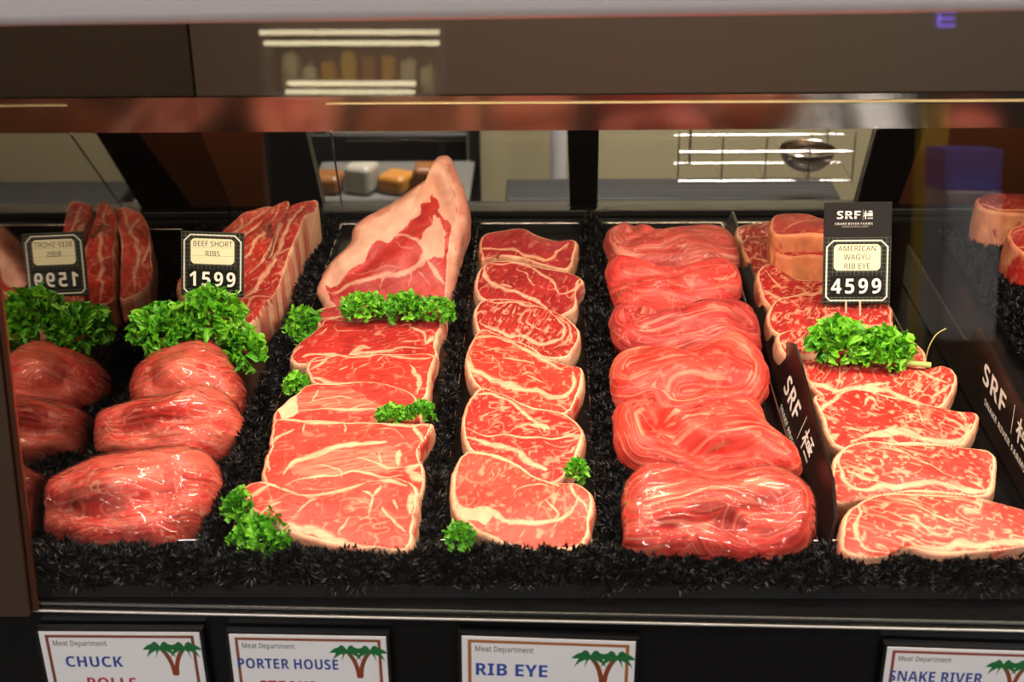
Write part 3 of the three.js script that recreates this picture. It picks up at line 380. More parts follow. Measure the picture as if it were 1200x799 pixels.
prem('thick steak on top of the stack, face up, half behind the price card', [[902, 262], [910, 251], [945, 249], [966, 255], [990, 262], [992, 276], [960, 276], [930, 276], [908, 274]], [945, 250], { tilt: 4, T: 0.055, h: 0.125, lean3: [172, 62, 56], fatC: [226, 148, 96], fat: [[[[918, 270], [935, 262], [960, 258]], 0.004]], marb: 0.5, floor: 0.07 });
prem('thick steak with heavy orange fat front, stacked before the other', [[909, 296], [914, 285], [932, 274], [966, 272], [990, 276], [1000, 290], [985, 302], [950, 299], [925, 300]], [950, 273], { tilt: 4, T: 0.05, h: 0.1, lean3: [166, 48, 46], fatC: [232, 160, 104], fat: [[[[925, 290], [950, 280]], 0.003]], marb: 0.6, floor: 0.05, sideFat: 0.98 });
// --- next tray on the right
const NT = 'steaks in the tray beyond the black divider';
function next(label, px, a, o) { return meat('boneless_steak', label, 'steak', NT, { px, anchor: a, tilt: 6, T: 0.06, marb: 0.35, lean3: [150, 48, 42], fatC: [222, 158, 112], sideFat: 0.8, ...o }); }
next('thick steak with streaked tan fat side, beyond the black divider', [[1143, 234], [1158, 227], [1185, 226], [1215, 227], [1240, 232], [1238, 250], [1200, 251], [1165, 248], [1148, 243]], [1170, 227, 0.085], { T: 0.075, fat: [[[[1148, 238], [1170, 246], [1210, 246]], 0.007]] });
next('blood-red cut steak leaning on the streaked one, beyond the black divider', [[1182, 268], [1195, 262], [1225, 262], [1250, 275], [1245, 300], [1205, 300], [1184, 285]], [1200, 263, 0.09], { T: 0.07, sideFat: 0.5, lean3: [180, 36, 32], fat: [[[[1184, 275], [1200, 270], [1225, 272]], 0.004], [[[1188, 290], [1230, 296]], 0.006]], tilt: 14 });

// ---------------------------------------------------------------- trays
function tray(label, x0, x1, z0, z1, rim = M.chrome) {
  const t = thing('tray', label, 'tray', 'black trays with bright rims'); t.position.set((x0 + x1) / 2, DECK, (z0 + z1) / 2); const w = x1 - x0, d = z1 - z0;
  box('base', [-w / 2, w / 2], [0.0005, 0.005], [-d / 2, d / 2], M.black, t);
  for (const s of [-1, 1]) { box('wall', [s * w / 2 - 0.0015, s * w / 2 + 0.0015], [0.005, 0.022], [-d / 2, d / 2], M.black, t); box('wall', [-w / 2, w / 2], [0.005, 0.022], [s * d / 2 - 0.0015, s * d / 2 + 0.0015], M.black, t); }
  const y = 0.0225, c = [V(-w / 2, y, -d / 2), V(w / 2, y, -d / 2), V(w / 2, y, d / 2), V(-w / 2, y, d / 2)];
  part('rim', mergeGeometries(c.map((p, i) => barGeo(p, c[(i + 1) % 4], 0.0016, 6))), rim, t, 'bright steel rim'); return t;
}
const zF = atY(600, 655).z, zR = atY(620, 262, 0.022).z;
const xAt = (px, py, h = 0.022) => atY(px, py, h).x;
const TX = [[XM + 0.045, xAt(376, 275)], [xAt(398, 268), xAt(546, 265)], [xAt(560, 262), xAt(680, 260)], [xAt(706, 262), xAt(846, 262)], [xAt(857, 262), xAt(1056, 385)]];
tray('black tray under the chuck rolls and short ribs', ...TX[0], zR + 0.02, zF);
tray('black tray under the porterhouse steaks', ...TX[1], zR, zF);
tray('black tray under the rib eye steaks', ...TX[2], zR, zF);
tray('black tray under the folded beef cuts', ...TX[3], zR, zF);
tray('black tray under the marbled steaks', ...TX[4], zR, zF);

// ---------------------------------------------------------------- black plastic garland
const rosette = (() => { const r = rng(5), gs = []; for (let i = 0; i < 11; i++) { const a = i * 2.399, el = 0.25 + 1.1 * ((i * 0.618) % 1), L = 0.012 + 0.005 * r(), w = 0.0015; const d = V(Math.cos(a) * Math.cos(el), Math.sin(el), Math.sin(a) * Math.cos(el)), s = V(-Math.sin(a), 0, Math.cos(a)).multiplyScalar(w), m = d.clone().multiplyScalar(L * 0.55), e = d.clone().multiplyScalar(L).add(V(0, -0.002, 0)); const g = new THREE.BufferGeometry();
  const up = s.clone().cross(d).normalize().multiplyScalar(w * 0.6), p = [V(0, 0, 0), m.clone().add(s), m.clone().sub(s), e, m.clone().add(up)]; g.setAttribute('position', new THREE.Float32BufferAttribute(p.flatMap(v => [v.x, v.y, v.z]), 3)); g.setIndex([0, 1, 4, 0, 4, 2, 1, 3, 4, 4, 3, 2, 0, 2, 1, 1, 2, 3]); const f = g.toNonIndexed(); f.computeVertexNormals(); gs.push(f); } return mergeGeometries(gs); })();
function garland(label, quad, h, dens, seed, scale = 0.95) { // quad: four deck corners, counted round
  const t = thing('garland_strip', label, 'garland', 'black plastic garland strips'), [A, B, C, D] = quad, r = rng(seed);
  const c = A.clone().add(B).add(C).add(D).multiplyScalar(0.25); t.position.set(c.x, DECK, c.z);
  const at = (s, q) => A.clone().lerp(B, s).lerp(D.clone().lerp(C, s), q);
  // mat the leaves are set in
  const g = new THREE.BufferGeometry(), P = [A, B, C, D].map(p => [p.x - c.x, p.z - c.z]), hh = h * 0.35, arr = []; for (const y of [0.001, hh]) for (const p of P) arr.push(p[0], y, p[1]);
  g.setAttribute('position', new THREE.Float32BufferAttribute(arr, 3)); g.setIndex([4, 7, 6, 4, 6, 5, 0, 1, 2, 0, 2, 3, 0, 4, 5, 0, 5, 1, 1, 5, 6, 1, 6, 2, 2, 6, 7, 2, 7, 3, 3, 7, 4, 3, 4, 0]); const f = g.toNonIndexed(); f.computeVertexNormals(); part('mat', f, M.blackMatte, t);
  const area = A.distanceTo(B) * A.distanceTo(D), n = Math.round(area * dens), im = new THREE.InstancedMesh(rosette, M.turf, n), m4 = new THREE.Matrix4(), q = new THREE.Quaternion(), e = new THREE.Euler();
  for (let i = 0; i < n; i++) { const s = r(), k = r(), p = at(s, k), arch = Math.sqrt(Math.max(0, 1 - (2 * k - 1) ** 2)); e.set((r() - 0.5) * 1.4, r() * 6.28, (r() - 0.5) * 1.4); q.setFromEuler(e); const sc = scale * (0.75 + 0.5 * r()); m4.compose(V(p.x - c.x, hh * 0.8 + (h - hh) * arch * (0.35 + 0.65 * r()) * 0.75, p.z - c.z), q, V(sc, sc, sc)); im.setMatrixAt(i, m4); }
  im.name = 'leaves'; im.userData.kind = 'stuff'; im.castShadow = im.receiveShadow = true; t.add(im); return t;
}
const deckAt = (x, z) => V(x, DECK, z), DN = 52000;
const gz0 = zF + 0.012, gz1 = zR + 0.01;
garland('black plastic garland between the mirrored end panel and the chuck rolls', [deckAt(XM + 0.004, gz0), deckAt(XM + 0.004, gz1), deckAt(XM + 0.05, gz1), deckAt(XM + 0.05, gz0)], 0.03, DN * 0.7, 1);
garland('black plastic garland between the short ribs and the porterhouse steaks', [deckAt(TX[0][1] + 0.003, gz0), deckAt(TX[0][1] + 0.003, gz1), deckAt(TX[1][0] - 0.003, gz1), deckAt(TX[1][0] - 0.003, gz0)], 0.05, DN, 2);
garland('black plastic garland between the porterhouse and rib eye steaks', [deckAt(TX[1][1] + 0.003, gz0), deckAt(TX[1][1] + 0.003, gz1), deckAt(TX[2][0] - 0.003, gz1), deckAt(TX[2][0] - 0.003, gz0)], 0.05, DN, 3);
garland('black plastic garland between the rib eye steaks and the folded cuts', [deckAt(TX[2][1] + 0.003, gz0), deckAt(TX[2][1] + 0.003, gz1), deckAt(TX[3][0] - 0.003, gz1), deckAt(TX[3][0] - 0.003, gz0)], 0.05, DN, 4);
garland('long black plastic garland across the front of the trays', [deckAt(XM + 0.02, zF + 0.02), deckAt(XR - 0.01, zF + 0.02), deckAt(XR - 0.01, zF + 0.07), deckAt(XM + 0.02, zF + 0.07)], 0.044, DN, 5, 0.95);
garland('black plastic garland under the steaks beyond the black divider', [deckAt(xAt(1130, 300), gz0 - 0.4), deckAt(xAt(1130, 300), gz1), deckAt(xAt(1130, 300) + 0.3, gz1), deckAt(xAt(1130, 300) + 0.3, gz0 - 0.4)], 0.03, DN * 0.5, 6);

// ---------------------------------------------------------------- kale
function leafGeo(seed) { const r = rng(seed), nu = 40, nv = 10, L = 0.03, ph = r() * 6, P = [], I = []; for (let i = 0; i <= nu; i++) for (let j = 0; j <= nv; j++) { // frilled fan: middle rib to curled margin
    const a = (i / nu - 0.5) * 4.4, s = j / nv, e = s * s, rad = L * s * (0.62 + 0.38 * Math.cos(a * 0.5)) * (1 + 0.16 * e * Math.sin(a * 9 + ph));
    const ruf = e * (0.0075 * Math.sin(a * 7 + ph) + 0.005 * Math.sin(a * 15 + ph * 2 + 3 * s)), curl = 0.012 * s * s * s;
    P.push(Math.sin(a) * rad + 0.002 * e * Math.sin(a * 23 + ph), 0.006 * s + ruf + curl * (0.4 + 0.6 * Math.sin(a * 5 + ph)), Math.cos(a) * rad * 0.9 + 0.002 * e * Math.cos(a * 19)); }
  for (let i = 0; i < nu; i++) for (let j = 0; j < nv; j++) { const a = i * (nv + 1) + j, b = a + 1, c = a + nv + 1, d = c + 1; I.push(a, c, b, b, c, d); } const g = new THREE.BufferGeometry(); g.setAttribute('position', new THREE.Float32BufferAttribute(P, 3)); g.setIndex(I); g.computeVertexNormals(); return g; }
const LEAVES = [11, 12, 13, 14, 15].map(leafGeo);
function kale(label, px, py, h, lobes, seed, stem) { // lobes: [dx, dy, dz, rx, ry, rz, count, scale]
  const t = thing('curly_kale', label, 'kale', 'curly kale garnish'), c = atY(px, py, h), r = rng(seed); t.position.copy(c);
  for (const [dx, dy, dz, rx, ry, rz, n0, sc0] of lobes) for (const [n, sc] of [[Math.round(n0 * 2), sc0 * 0.66]]) for (let i = 0; i < n; i++) { const y = 1 - 1.25 * (i + 0.5) / n, a = i * 2.399 + seed, q = Math.sqrt(Math.max(0.05, 1 - y * y)), d = V(q * Math.cos(a), y, q * Math.sin(a)); const m = part('leaf', LEAVES[(i + seed) % 5], M.kale[(r() * 3) | 0], t);
    m.position.set(dx + d.x * rx * 0.7, dy + Math.max(-0.2, d.y) * ry * 0.7, dz + d.z * rz * 0.7); const tgt = d.clone().add(V((r() - .5) * .9, (r() - .3) * .7, (r() - .5) * .9)).normalize(); m.quaternion.setFromUnitVectors(V(0, 0, 1), tgt); m.rotateZ(r() * 6.28); m.scale.setScalar(sc * (0.8 + 0.4 * r())); }
  if (stem) bar('stem', V(...stem[0]), V(...stem[1]), 0.0035, M.kaleStem, t);
  return t;
}
kale('large bunch of curly kale on the chuck roll before the short ribs', 227, 388, 0.09, [[-0.038, 0.0, 0, 0.042, 0.034, 0.035, 32, 0.75], [0.022, 0.012, -0.01, 0.042, 0.04, 0.035, 32, 0.75], [0.06, -0.026, 0.01, 0.026, 0.034, 0.028, 18, 0.7]], 1);
kale('small tuft of curly kale on the garland beside the porterhouse steaks', 356, 385, 0.045, [[0, 0, 0, 0.022, 0.028, 0.02, 18, 0.62]], 2);
kale('long tuft of curly kale along the foot of the cut loin', 462, 362, 0.085, [[-0.04, 0.002, 0, 0.028, 0.016, 0.018, 20, 0.55], [0.012, 0, 0, 0.03, 0.018, 0.018, 20, 0.55], [0.05, -0.004, 0, 0.03, 0.016, 0.018, 18, 0.55]], 3);
kale('tiny tuft of curly kale at the middle porterhouse steaks, by the garland', 348, 452, 0.045, [[0, 0, 0, 0.014, 0.014, 0.014, 10, 0.45]], 4);
kale('thin sprig of curly kale across the pointed porterhouse steak', 476, 487, 0.065, [[-0.016, 0, 0, 0.016, 0.009, 0.012, 12, 0.42], [0.016, 0.002, -0.004, 0.016, 0.009, 0.012, 12, 0.42]], 5);
kale('bunch of curly kale at the rounded end of the front porterhouse steak', 305, 635, 0.03, [[0.006, 0, 0, 0.038, 0.026, 0.03, 26, 0.7], [-0.024, 0.02, -0.03, 0.014, 0.02, 0.014, 10, 0.55]], 6);
kale('small bright tuft of curly kale in the front garland by the rib eye steak', 538, 630, 0.055, [[0, 0, 0, 0.012, 0.013, 0.011, 11, 0.4]], 7);
kale('small tuft of curly kale between two rib eye steaks and the garland', 676, 553, 0.05, [[0, 0, 0, 0.009, 0.015, 0.011, 10, 0.4]], 8);
kale('sprig of curly kale with pale stem on the marbled steaks', 1012, 412, 0.085, [[-0.03, 0.008, 0, 0.034, 0.03, 0.028, 26, 0.75], [0.022, 0, 0, 0.036, 0.026, 0.028, 26, 0.75]], 9, [[0.03, -0.008, 0.01], [0.078, -0.012, 0.012]]);

{ // pale wire tie sticking up by the marbled steaks
  const t = thing('wire_tie', 'pale bent wire tie sticking up beside the marbled steaks', 'wire'), p = atY(1084, 420, 0.03); t.position.copy(p);
  part('wire', new THREE.TubeGeometry(new THREE.CatmullRomCurve3([V(0, -0.02, 0), V(0.003, 0.015, 0), V(0.012, 0.032, -0.004), V(0.024, 0.038, -0.008)]), 20, 0.0008, 6), S(0xc9b36a, 0.4), t);
}
// ---------------------------------------------------------------- print
function canvasTex(w, h, draw) { const c = document.createElement('canvas'); c.width = w; c.height = h; const x = c.getContext('2d'); draw(x, w, h); const t = new THREE.CanvasTexture(c); t.colorSpace = THREE.SRGBColorSpace; return t; }
function fit(x, s, cx, y, maxW, font, color, align = 'center') { x.font = font; x.fillStyle = color; x.textAlign = align; x.textBaseline = 'middle'; const w = x.measureText(s).width; x.save(); x.translate(cx, y); if (w > maxW) x.scale(maxW / w, 1); x.fillText(s, 0, 0); x.restore(); }
function rr(x, a, b, w, h, r) { x.beginPath(); x.moveTo(a + r, b); x.arcTo(a + w, b, a + w, b + h, r); x.arcTo(a + w, b + h, a, b + h, r); x.arcTo(a, b + h, a, b, r); x.arcTo(a, b, a + w, b, r); x.closePath(); }
function priceFace(x, ox, oy, w, h, lines, price) {
  x.fillStyle = '#15170f'; x.fillRect(ox, oy, w, h); x.strokeStyle = 'rgba(215,215,195,0.55)'; x.lineWidth = w * 0.0045; const n = 15, st = w / n; for (let i = 0; i <= n; i++) { x.beginPath(); x.moveTo(ox + i * st, oy); x.lineTo(ox + i * st, oy + h); x.stroke(); } for (let j = 0; j * st < h; j++) { x.beginPath(); x.moveTo(ox, oy + j * st); x.lineTo(ox + w, oy + j * st); x.stroke(); }
  x.strokeStyle = '#dfe0d2'; x.lineWidth = w * 0.022; const m = w * 0.045, k = w * 0.1; x.beginPath(); x.moveTo(ox + m + k, oy + m); x.lineTo(ox + w - m - k, oy + m); x.lineTo(ox + w - m, oy + m + k); x.lineTo(ox + w - m, oy + h - m - k * .6); x.lineTo(ox + w - m - k * .6, oy + h - m); x.lineTo(ox + m + k * .6, oy + h - m); x.lineTo(ox + m, oy + h - m - k * .6); x.lineTo(ox + m, oy + m + k); x.closePath(); x.stroke();
  x.fillStyle = '#ebe6bf'; rr(x, ox + w * 0.15, oy + h * 0.1, w * 0.7, h * 0.4, w * 0.07); x.fill(); x.strokeStyle = '#b5b08c'; x.lineWidth = w * 0.006; for (const f of [0.24, 0.37]) { x.beginPath(); x.moveTo(ox + w * .17, oy + h * f); x.lineTo(ox + w * .83, oy + h * f); x.stroke(); }
  lines.forEach((s, i) => fit(x, s, ox + w / 2, oy + h * (lines.length === 2 ? [0.18, 0.335][i] : [0.165, 0.295, 0.43][i]), w * 0.64, `${h * 0.115}px sans-serif`, '#15150f'));
  [...price].forEach((d, i) => { const cx = ox + w * (0.2 + 0.2 * i), cy = oy + h * 0.74; x.fillStyle = '#0c0d09'; x.fillRect(cx - w * 0.095, cy - h * 0.16, w * 0.19, h * 0.32); x.save(); x.translate(cx, cy); x.scale(0.95, 1.05); x.font = `bold ${h * 0.3}px sans-serif`; x.textAlign = 'center'; x.textBaseline = 'middle'; x.fillStyle = '#f4f2e4'; x.fillText(d, 0, 0); x.restore(); });
}
function glyph(x, cx, cy, s, col) { x.strokeStyle = col; x.lineWidth = s * 0.1; const L = (...p) => { x.beginPath(); x.moveTo(cx + p[0] * s, cy + p[1] * s); for (let i = 2; i < p.length; i += 2) x.lineTo(cx + p[i] * s, cy + p[i + 1] * s); x.stroke(); };
  L(-.5, -.2, -.12, -.2); L(-.3, -.5, -.3, .5); L(-.3, -.15, -.5, .2); L(-.28, -.05, -.14, .12); L(0, -.42, .46, -.42); L(.3, -.42, .2, .15); L(-.04, -.18, .12, -.18, .12, .08, -.04, .08, -.04, -.18); L(.22, -.15, .46, -.15, .26, .12); L(.24, -.08, .48, .14); L(-.08, .38, .5, .38); }
function srfLogo(x, cx, cy, w) { // SRF mark with the struck line, glyph and two lines under it
  x.font = `bold ${w * 0.36}px sans-serif`; x.textAlign = 'center'; x.textBaseline = 'middle'; x.fillStyle = '#f3efe8'; x.save(); x.translate(cx - w * 0.14, cy); x.scale(1.08, 0.85); x.fillText('SRF', 0, 0); x.restore();
  x.fillStyle = '#1a110e'; x.fillRect(cx - w * 0.46, cy + w * 0.012, w * 0.62, w * 0.022); x.fillStyle = '#cfcac2'; x.fillRect(cx + w * 0.235, cy - w * 0.15, w * 0.008, w * 0.3); glyph(x, cx + w * 0.38, cy, w * 0.24, '#f3efe8');
  fit(x, 'S N A K E  R I V E R  F A R M S', cx, cy + w * 0.24, w * 1.0, `bold ${w * 0.085}px sans-serif`, '#e8e3da'); }
function card(name, label, pxs, depthPt, w0, tex, thick, h, category, group) { // upright card: foot middle pixel, world foot point known
  const t = thing(name, label, category, group); return t; }
function plate(t, name, w, h, tex, edge = M.black) { // printed plate standing on y=0, facing +z
  part('card', new RoundedBoxGeometry(w, h, 0.0022, 1, 0.0008), edge, t).position.set(0, h / 2, 0);
  const f = part(name, new THREE.PlaneGeometry(w * 0.985, h * 0.985), S(0xffffff, 0.35, 0, { map: tex }), t); f.position.set(0, h / 2, 0.00135); return f;
}
{ // short rib card
  const tex = canvasTex(512, 528, (x, w, h) => priceFace(x, 0, 0, w, h, ['BEEF SHORT', 'RIBS'], '1599'));
  const p = atY(249, 347, 0.105), t = thing('price_card', 'black price card reading beef short ribs 1599, above the kale bunch', 'price card', 'price cards');
  t.position.copy(p); const s = p.distanceTo(EYE) / F; plate(t, 'print', 72 * s, 74 * s, tex); t.rotation.set(R(-16), R(2), R(-2.5)); bar('pick', V(0, 0.002, -0.004), V(0, -0.06, 0.004), 0.0015, M.chrome, t);
}
{ // wagyu card with brand header
  const w = 512, hd = 430, tex = canvasTex(w, 512 + hd - 140, (x, W_, H_) => { x.fillStyle = '#1a1512'; x.fillRect(0, 0, W_, H_); srfLogo(x, W_ * 0.44, H_ * 0.12, W_ * 0.56); fit(x, 'AMERICAN WAGYU BEEF', W_ * 0.46, H_ * 0.235, W_ * 0.5, `${W_ * 0.036}px sans-serif`, '#b8b2a8'); priceFace(x, 0, H_ * 0.345, W_, H_ * 0.655, ['AMERICAN', 'WAGYU', 'RIB EYE'], '4599'); });
  const p = atY(1003, 356, 0.075), t = thing('price_card', 'tall black price card reading American Wagyu rib eye 4599', 'price card', 'price cards');
  t.position.copy(p); const s = p.distanceTo(EYE) / F; plate(t, 'print', 76 * s, 116 * s, tex); t.rotation.set(R(-16), R(-3), R(0.5)); for (const k of [-1, 1]) bar('pick', V(k * 0.009 - 0.004, 0.004, 0.002), V(k * 0.009 - 0.004, -0.03, 0.004), 0.0014, S(0xcdb59a, 0.4), t); 
}
// brown dividers with the printed mark
function divider(label, ptsBack, ptsFront, hs, signTex, group, tip) { // vertical board from rear to front, facing left; hs: [[distance share, height]]
  const a = ptsBack, b = ptsFront, L = a.distanceTo(b), t = thing('divider_board', label, 'divider', group); t.position.set(a.x, DECK + 0.002, a.z); t.rotation.order = 'YXZ'; t.rotation.set(R(-(tip ?? 0)), Math.atan2(-(b.z - a.z), b.x - a.x), 0); // +x runs rear -> front
  const s = new THREE.Shape(); s.moveTo(0, 0.001); s.lineTo(L, 0.001); for (let i = hs.length - 1; i >= 0; i--) s.lineTo(hs[i][0] * L, hs[i][1]); s.closePath();
  const g = new THREE.ExtrudeGeometry(s, { depth: 0.003, bevelEnabled: true, bevelSize: 0.0006, bevelThickness: 0.0006, bevelSegments: 1 }); g.translate(0, 0, -0.0015); part('board', g, M.board, t);
  if (signTex) { const [k0, k1, h0, h1, tx] = signTex; const f = part('print', new THREE.PlaneGeometry((k1 - k0) * L, h1 - h0), S(0xffffff, 0.4, 0, { map: tx, transparent: true }), t); f.position.set((k0 + k1) / 2 * L, (h0 + h1) / 2, 0.0026); }
  return [t, L];
}
const markTex = canvasTex(768, 340, (x, w, h) => { x.clearRect(0, 0, w, h); x.font = `bold ${h * 0.5}px sans-serif`; x.textAlign = 'left'; x.textBaseline = 'middle'; x.fillStyle = '#efe9e0'; x.fillText('SRF', w * 0.04, h * 0.36); x.fillRect(w * 0.52, h * 0.1, 5, h * 0.5); glyph(x, w * 0.68, h * 0.36, h * 0.42, '#efe9e0'); fit(x, 'SNAKE RIVER FARMS', w * 0.44, h * 0.78, w * 0.84, `bold ${h * 0.15}px sans-serif`, '#e6dfd4'); });
const prof = (k, low, hi) => [[0, low], [k - 0.03, low], [k - 0.004, low + 0.008], [k + 0.02, hi - 0.01], [k + 0.045, hi], [k + 0.07, hi], [0.93, hi * 0.8], [0.985, hi * 0.62], [1, 0.02]];
const dX = (TX[3][1] + TX[4][0]) / 2 - 0.006, dA = V(dX, DECK, zR + 0.01), dB = V(dX, DECK, zF + 0.012);
divider('brown divider board with white lettering between folded cuts and marbled steaks', dA, dB, prof(0.56, 0.045, 0.08), [0.63, 0.9, 0.006, 0.066, markTex], 'brown printed divider boards', 18);
const eX = TX[4][1] + 0.05; divider('brown divider board with white lettering beyond the marbled steaks', V(eX, DECK, zR + 0.2), V(eX, DECK, zF + 0.012), prof(0.47, 0.06, 0.1), [0.55, 0.9, 0.016, 0.088, markTex], 'brown printed divider boards');

// ---------------------------------------------------------------- paper signs on the front
function palm(x, cx, by, s) { x.lineCap = 'round'; for (const d of [-1, 1]) { x.strokeStyle = '#8a3a1c'; x.lineWidth = s * 0.11; x.beginPath(); x.moveTo(cx + d * s * 0.03, by); x.quadraticCurveTo(cx + d * s * 0.05, by - s * 0.5, cx + d * s * 0.3, by - s * 0.78); x.stroke();
  x.fillStyle = '#136b33'; for (const [a, l] of [[-3.0, .56], [-2.3, .42], [-0.85, .42], [-0.15, .56], [0.6, .56], [2.55, .56], [1.1, .42], [2.0, .42]]) { const X = cx + d * s * 0.3, Y = by - s * 0.8, ex = X + Math.cos(a) * l * s * 0.8, ey = Y + Math.sin(a) * l * s * 0.6 + s * 0.12; x.beginPath(); x.moveTo(X, Y - s * 0.02); x.quadraticCurveTo((X + ex) / 2, Math.min(Y, ey) - s * 0.22, ex, ey); x.quadraticCurveTo((X + ex) / 2, Math.min(Y, ey) + s * 0.08, X, Y + s * 0.08); x.fill(); } } }
function sign(label, A, B, border, lines) { // A, B: top corners in pixels on the front panel
  const off = V(0, 0, 0.012), nrm = V(-sillDir.z, 0, sillDir.x).normalize(); if (nrm.z < 0) nrm.negate(); const P0 = sillL.clone().add(off);
  const a = onPlane(...A, P0, nrm), b = onPlane(...B, P0, nrm), w = a.distanceTo(b), h = w * 0.62, t = thing('shelf_sign', label, 'sign', 'paper signs on the case front');
  const tex = canvasTex(768, 476, (x, W_, H_) => { x.fillStyle = '#ece9ea'; x.fillRect(0, 0, W_, H_); x.strokeStyle = border; x.lineWidth = 15; x.strokeRect(W_ * 0.045, H_ * 0.05, W_ * 0.91, H_ * 0.9); fit(x, 'Meat Department', W_ * 0.075, H_ * 0.135, W_ * 0.34, '40px sans-serif', '#1b1b1b', 'left'); lines.forEach(([s, px, py, sz, col, mw]) => fit(x, s, W_ * px, H_ * py, W_ * mw, `bold ${sz}px sans-serif`, col, 'left')); palm(x, W_ * 0.82, H_ * 0.5, W_ * 0.25); });
  const dir = b.clone().sub(a).normalize(), q = new THREE.Quaternion().setFromRotationMatrix(new THREE.Matrix4().makeBasis(dir, nrm.clone().cross(dir), nrm)); t.position.copy(a).lerp(b, 0.5); t.quaternion.copy(q);
  const s = part('paper', new THREE.BoxGeometry(w, h, 0.0012), [M.paper, M.paper, M.paper, M.paper, S(0xffffff, 0.55, 0, { map: tex }), M.paper], t); s.position.set(0, -h / 2, 0);
  const sl = part('sleeve', new THREE.PlaneGeometry(w * 1.04, h * 1.05), M.sleeve, t, 'clear plastic sleeve'); sl.position.set(0, -h / 2, 0.003);
  const hb = part('holder', new THREE.BoxGeometry(w * 1.04, h * 1.05, 0.008), M.black, t); hb.position.set(0, -h / 2, -0.005); return t;
}
sign('paper sign reading chuck rolls', [45, 740], [233, 741], '#7a3b22', [['CHUCK', 0.13, 0.36, 84, '#1f3f8f', 0.5], ['ROLLS', 0.24, 0.62, 84, '#b01c2e', 0.5]]);
sign('paper sign reading porter house steaks', [268, 743], [452, 746], '#8a4526', [['PORTER HOUSE', 0.03, 0.36, 84, '#1f3f8f', 0.66], ['STEAKS', 0.16, 0.64, 84, '#b01c2e', 0.5]]);
sign('paper sign reading rib eye', [541, 745], [745, 752], '#a8622a', [['RIB EYE', 0.07, 0.37, 92, '#1f4aa0', 0.6]]);
sign('paper sign reading snake river', [1040, 758], [1226, 764], '#8f3a2a', [['SNAKE RIVER', 0.03, 0.36, 88, '#22408f', 0.6]]);

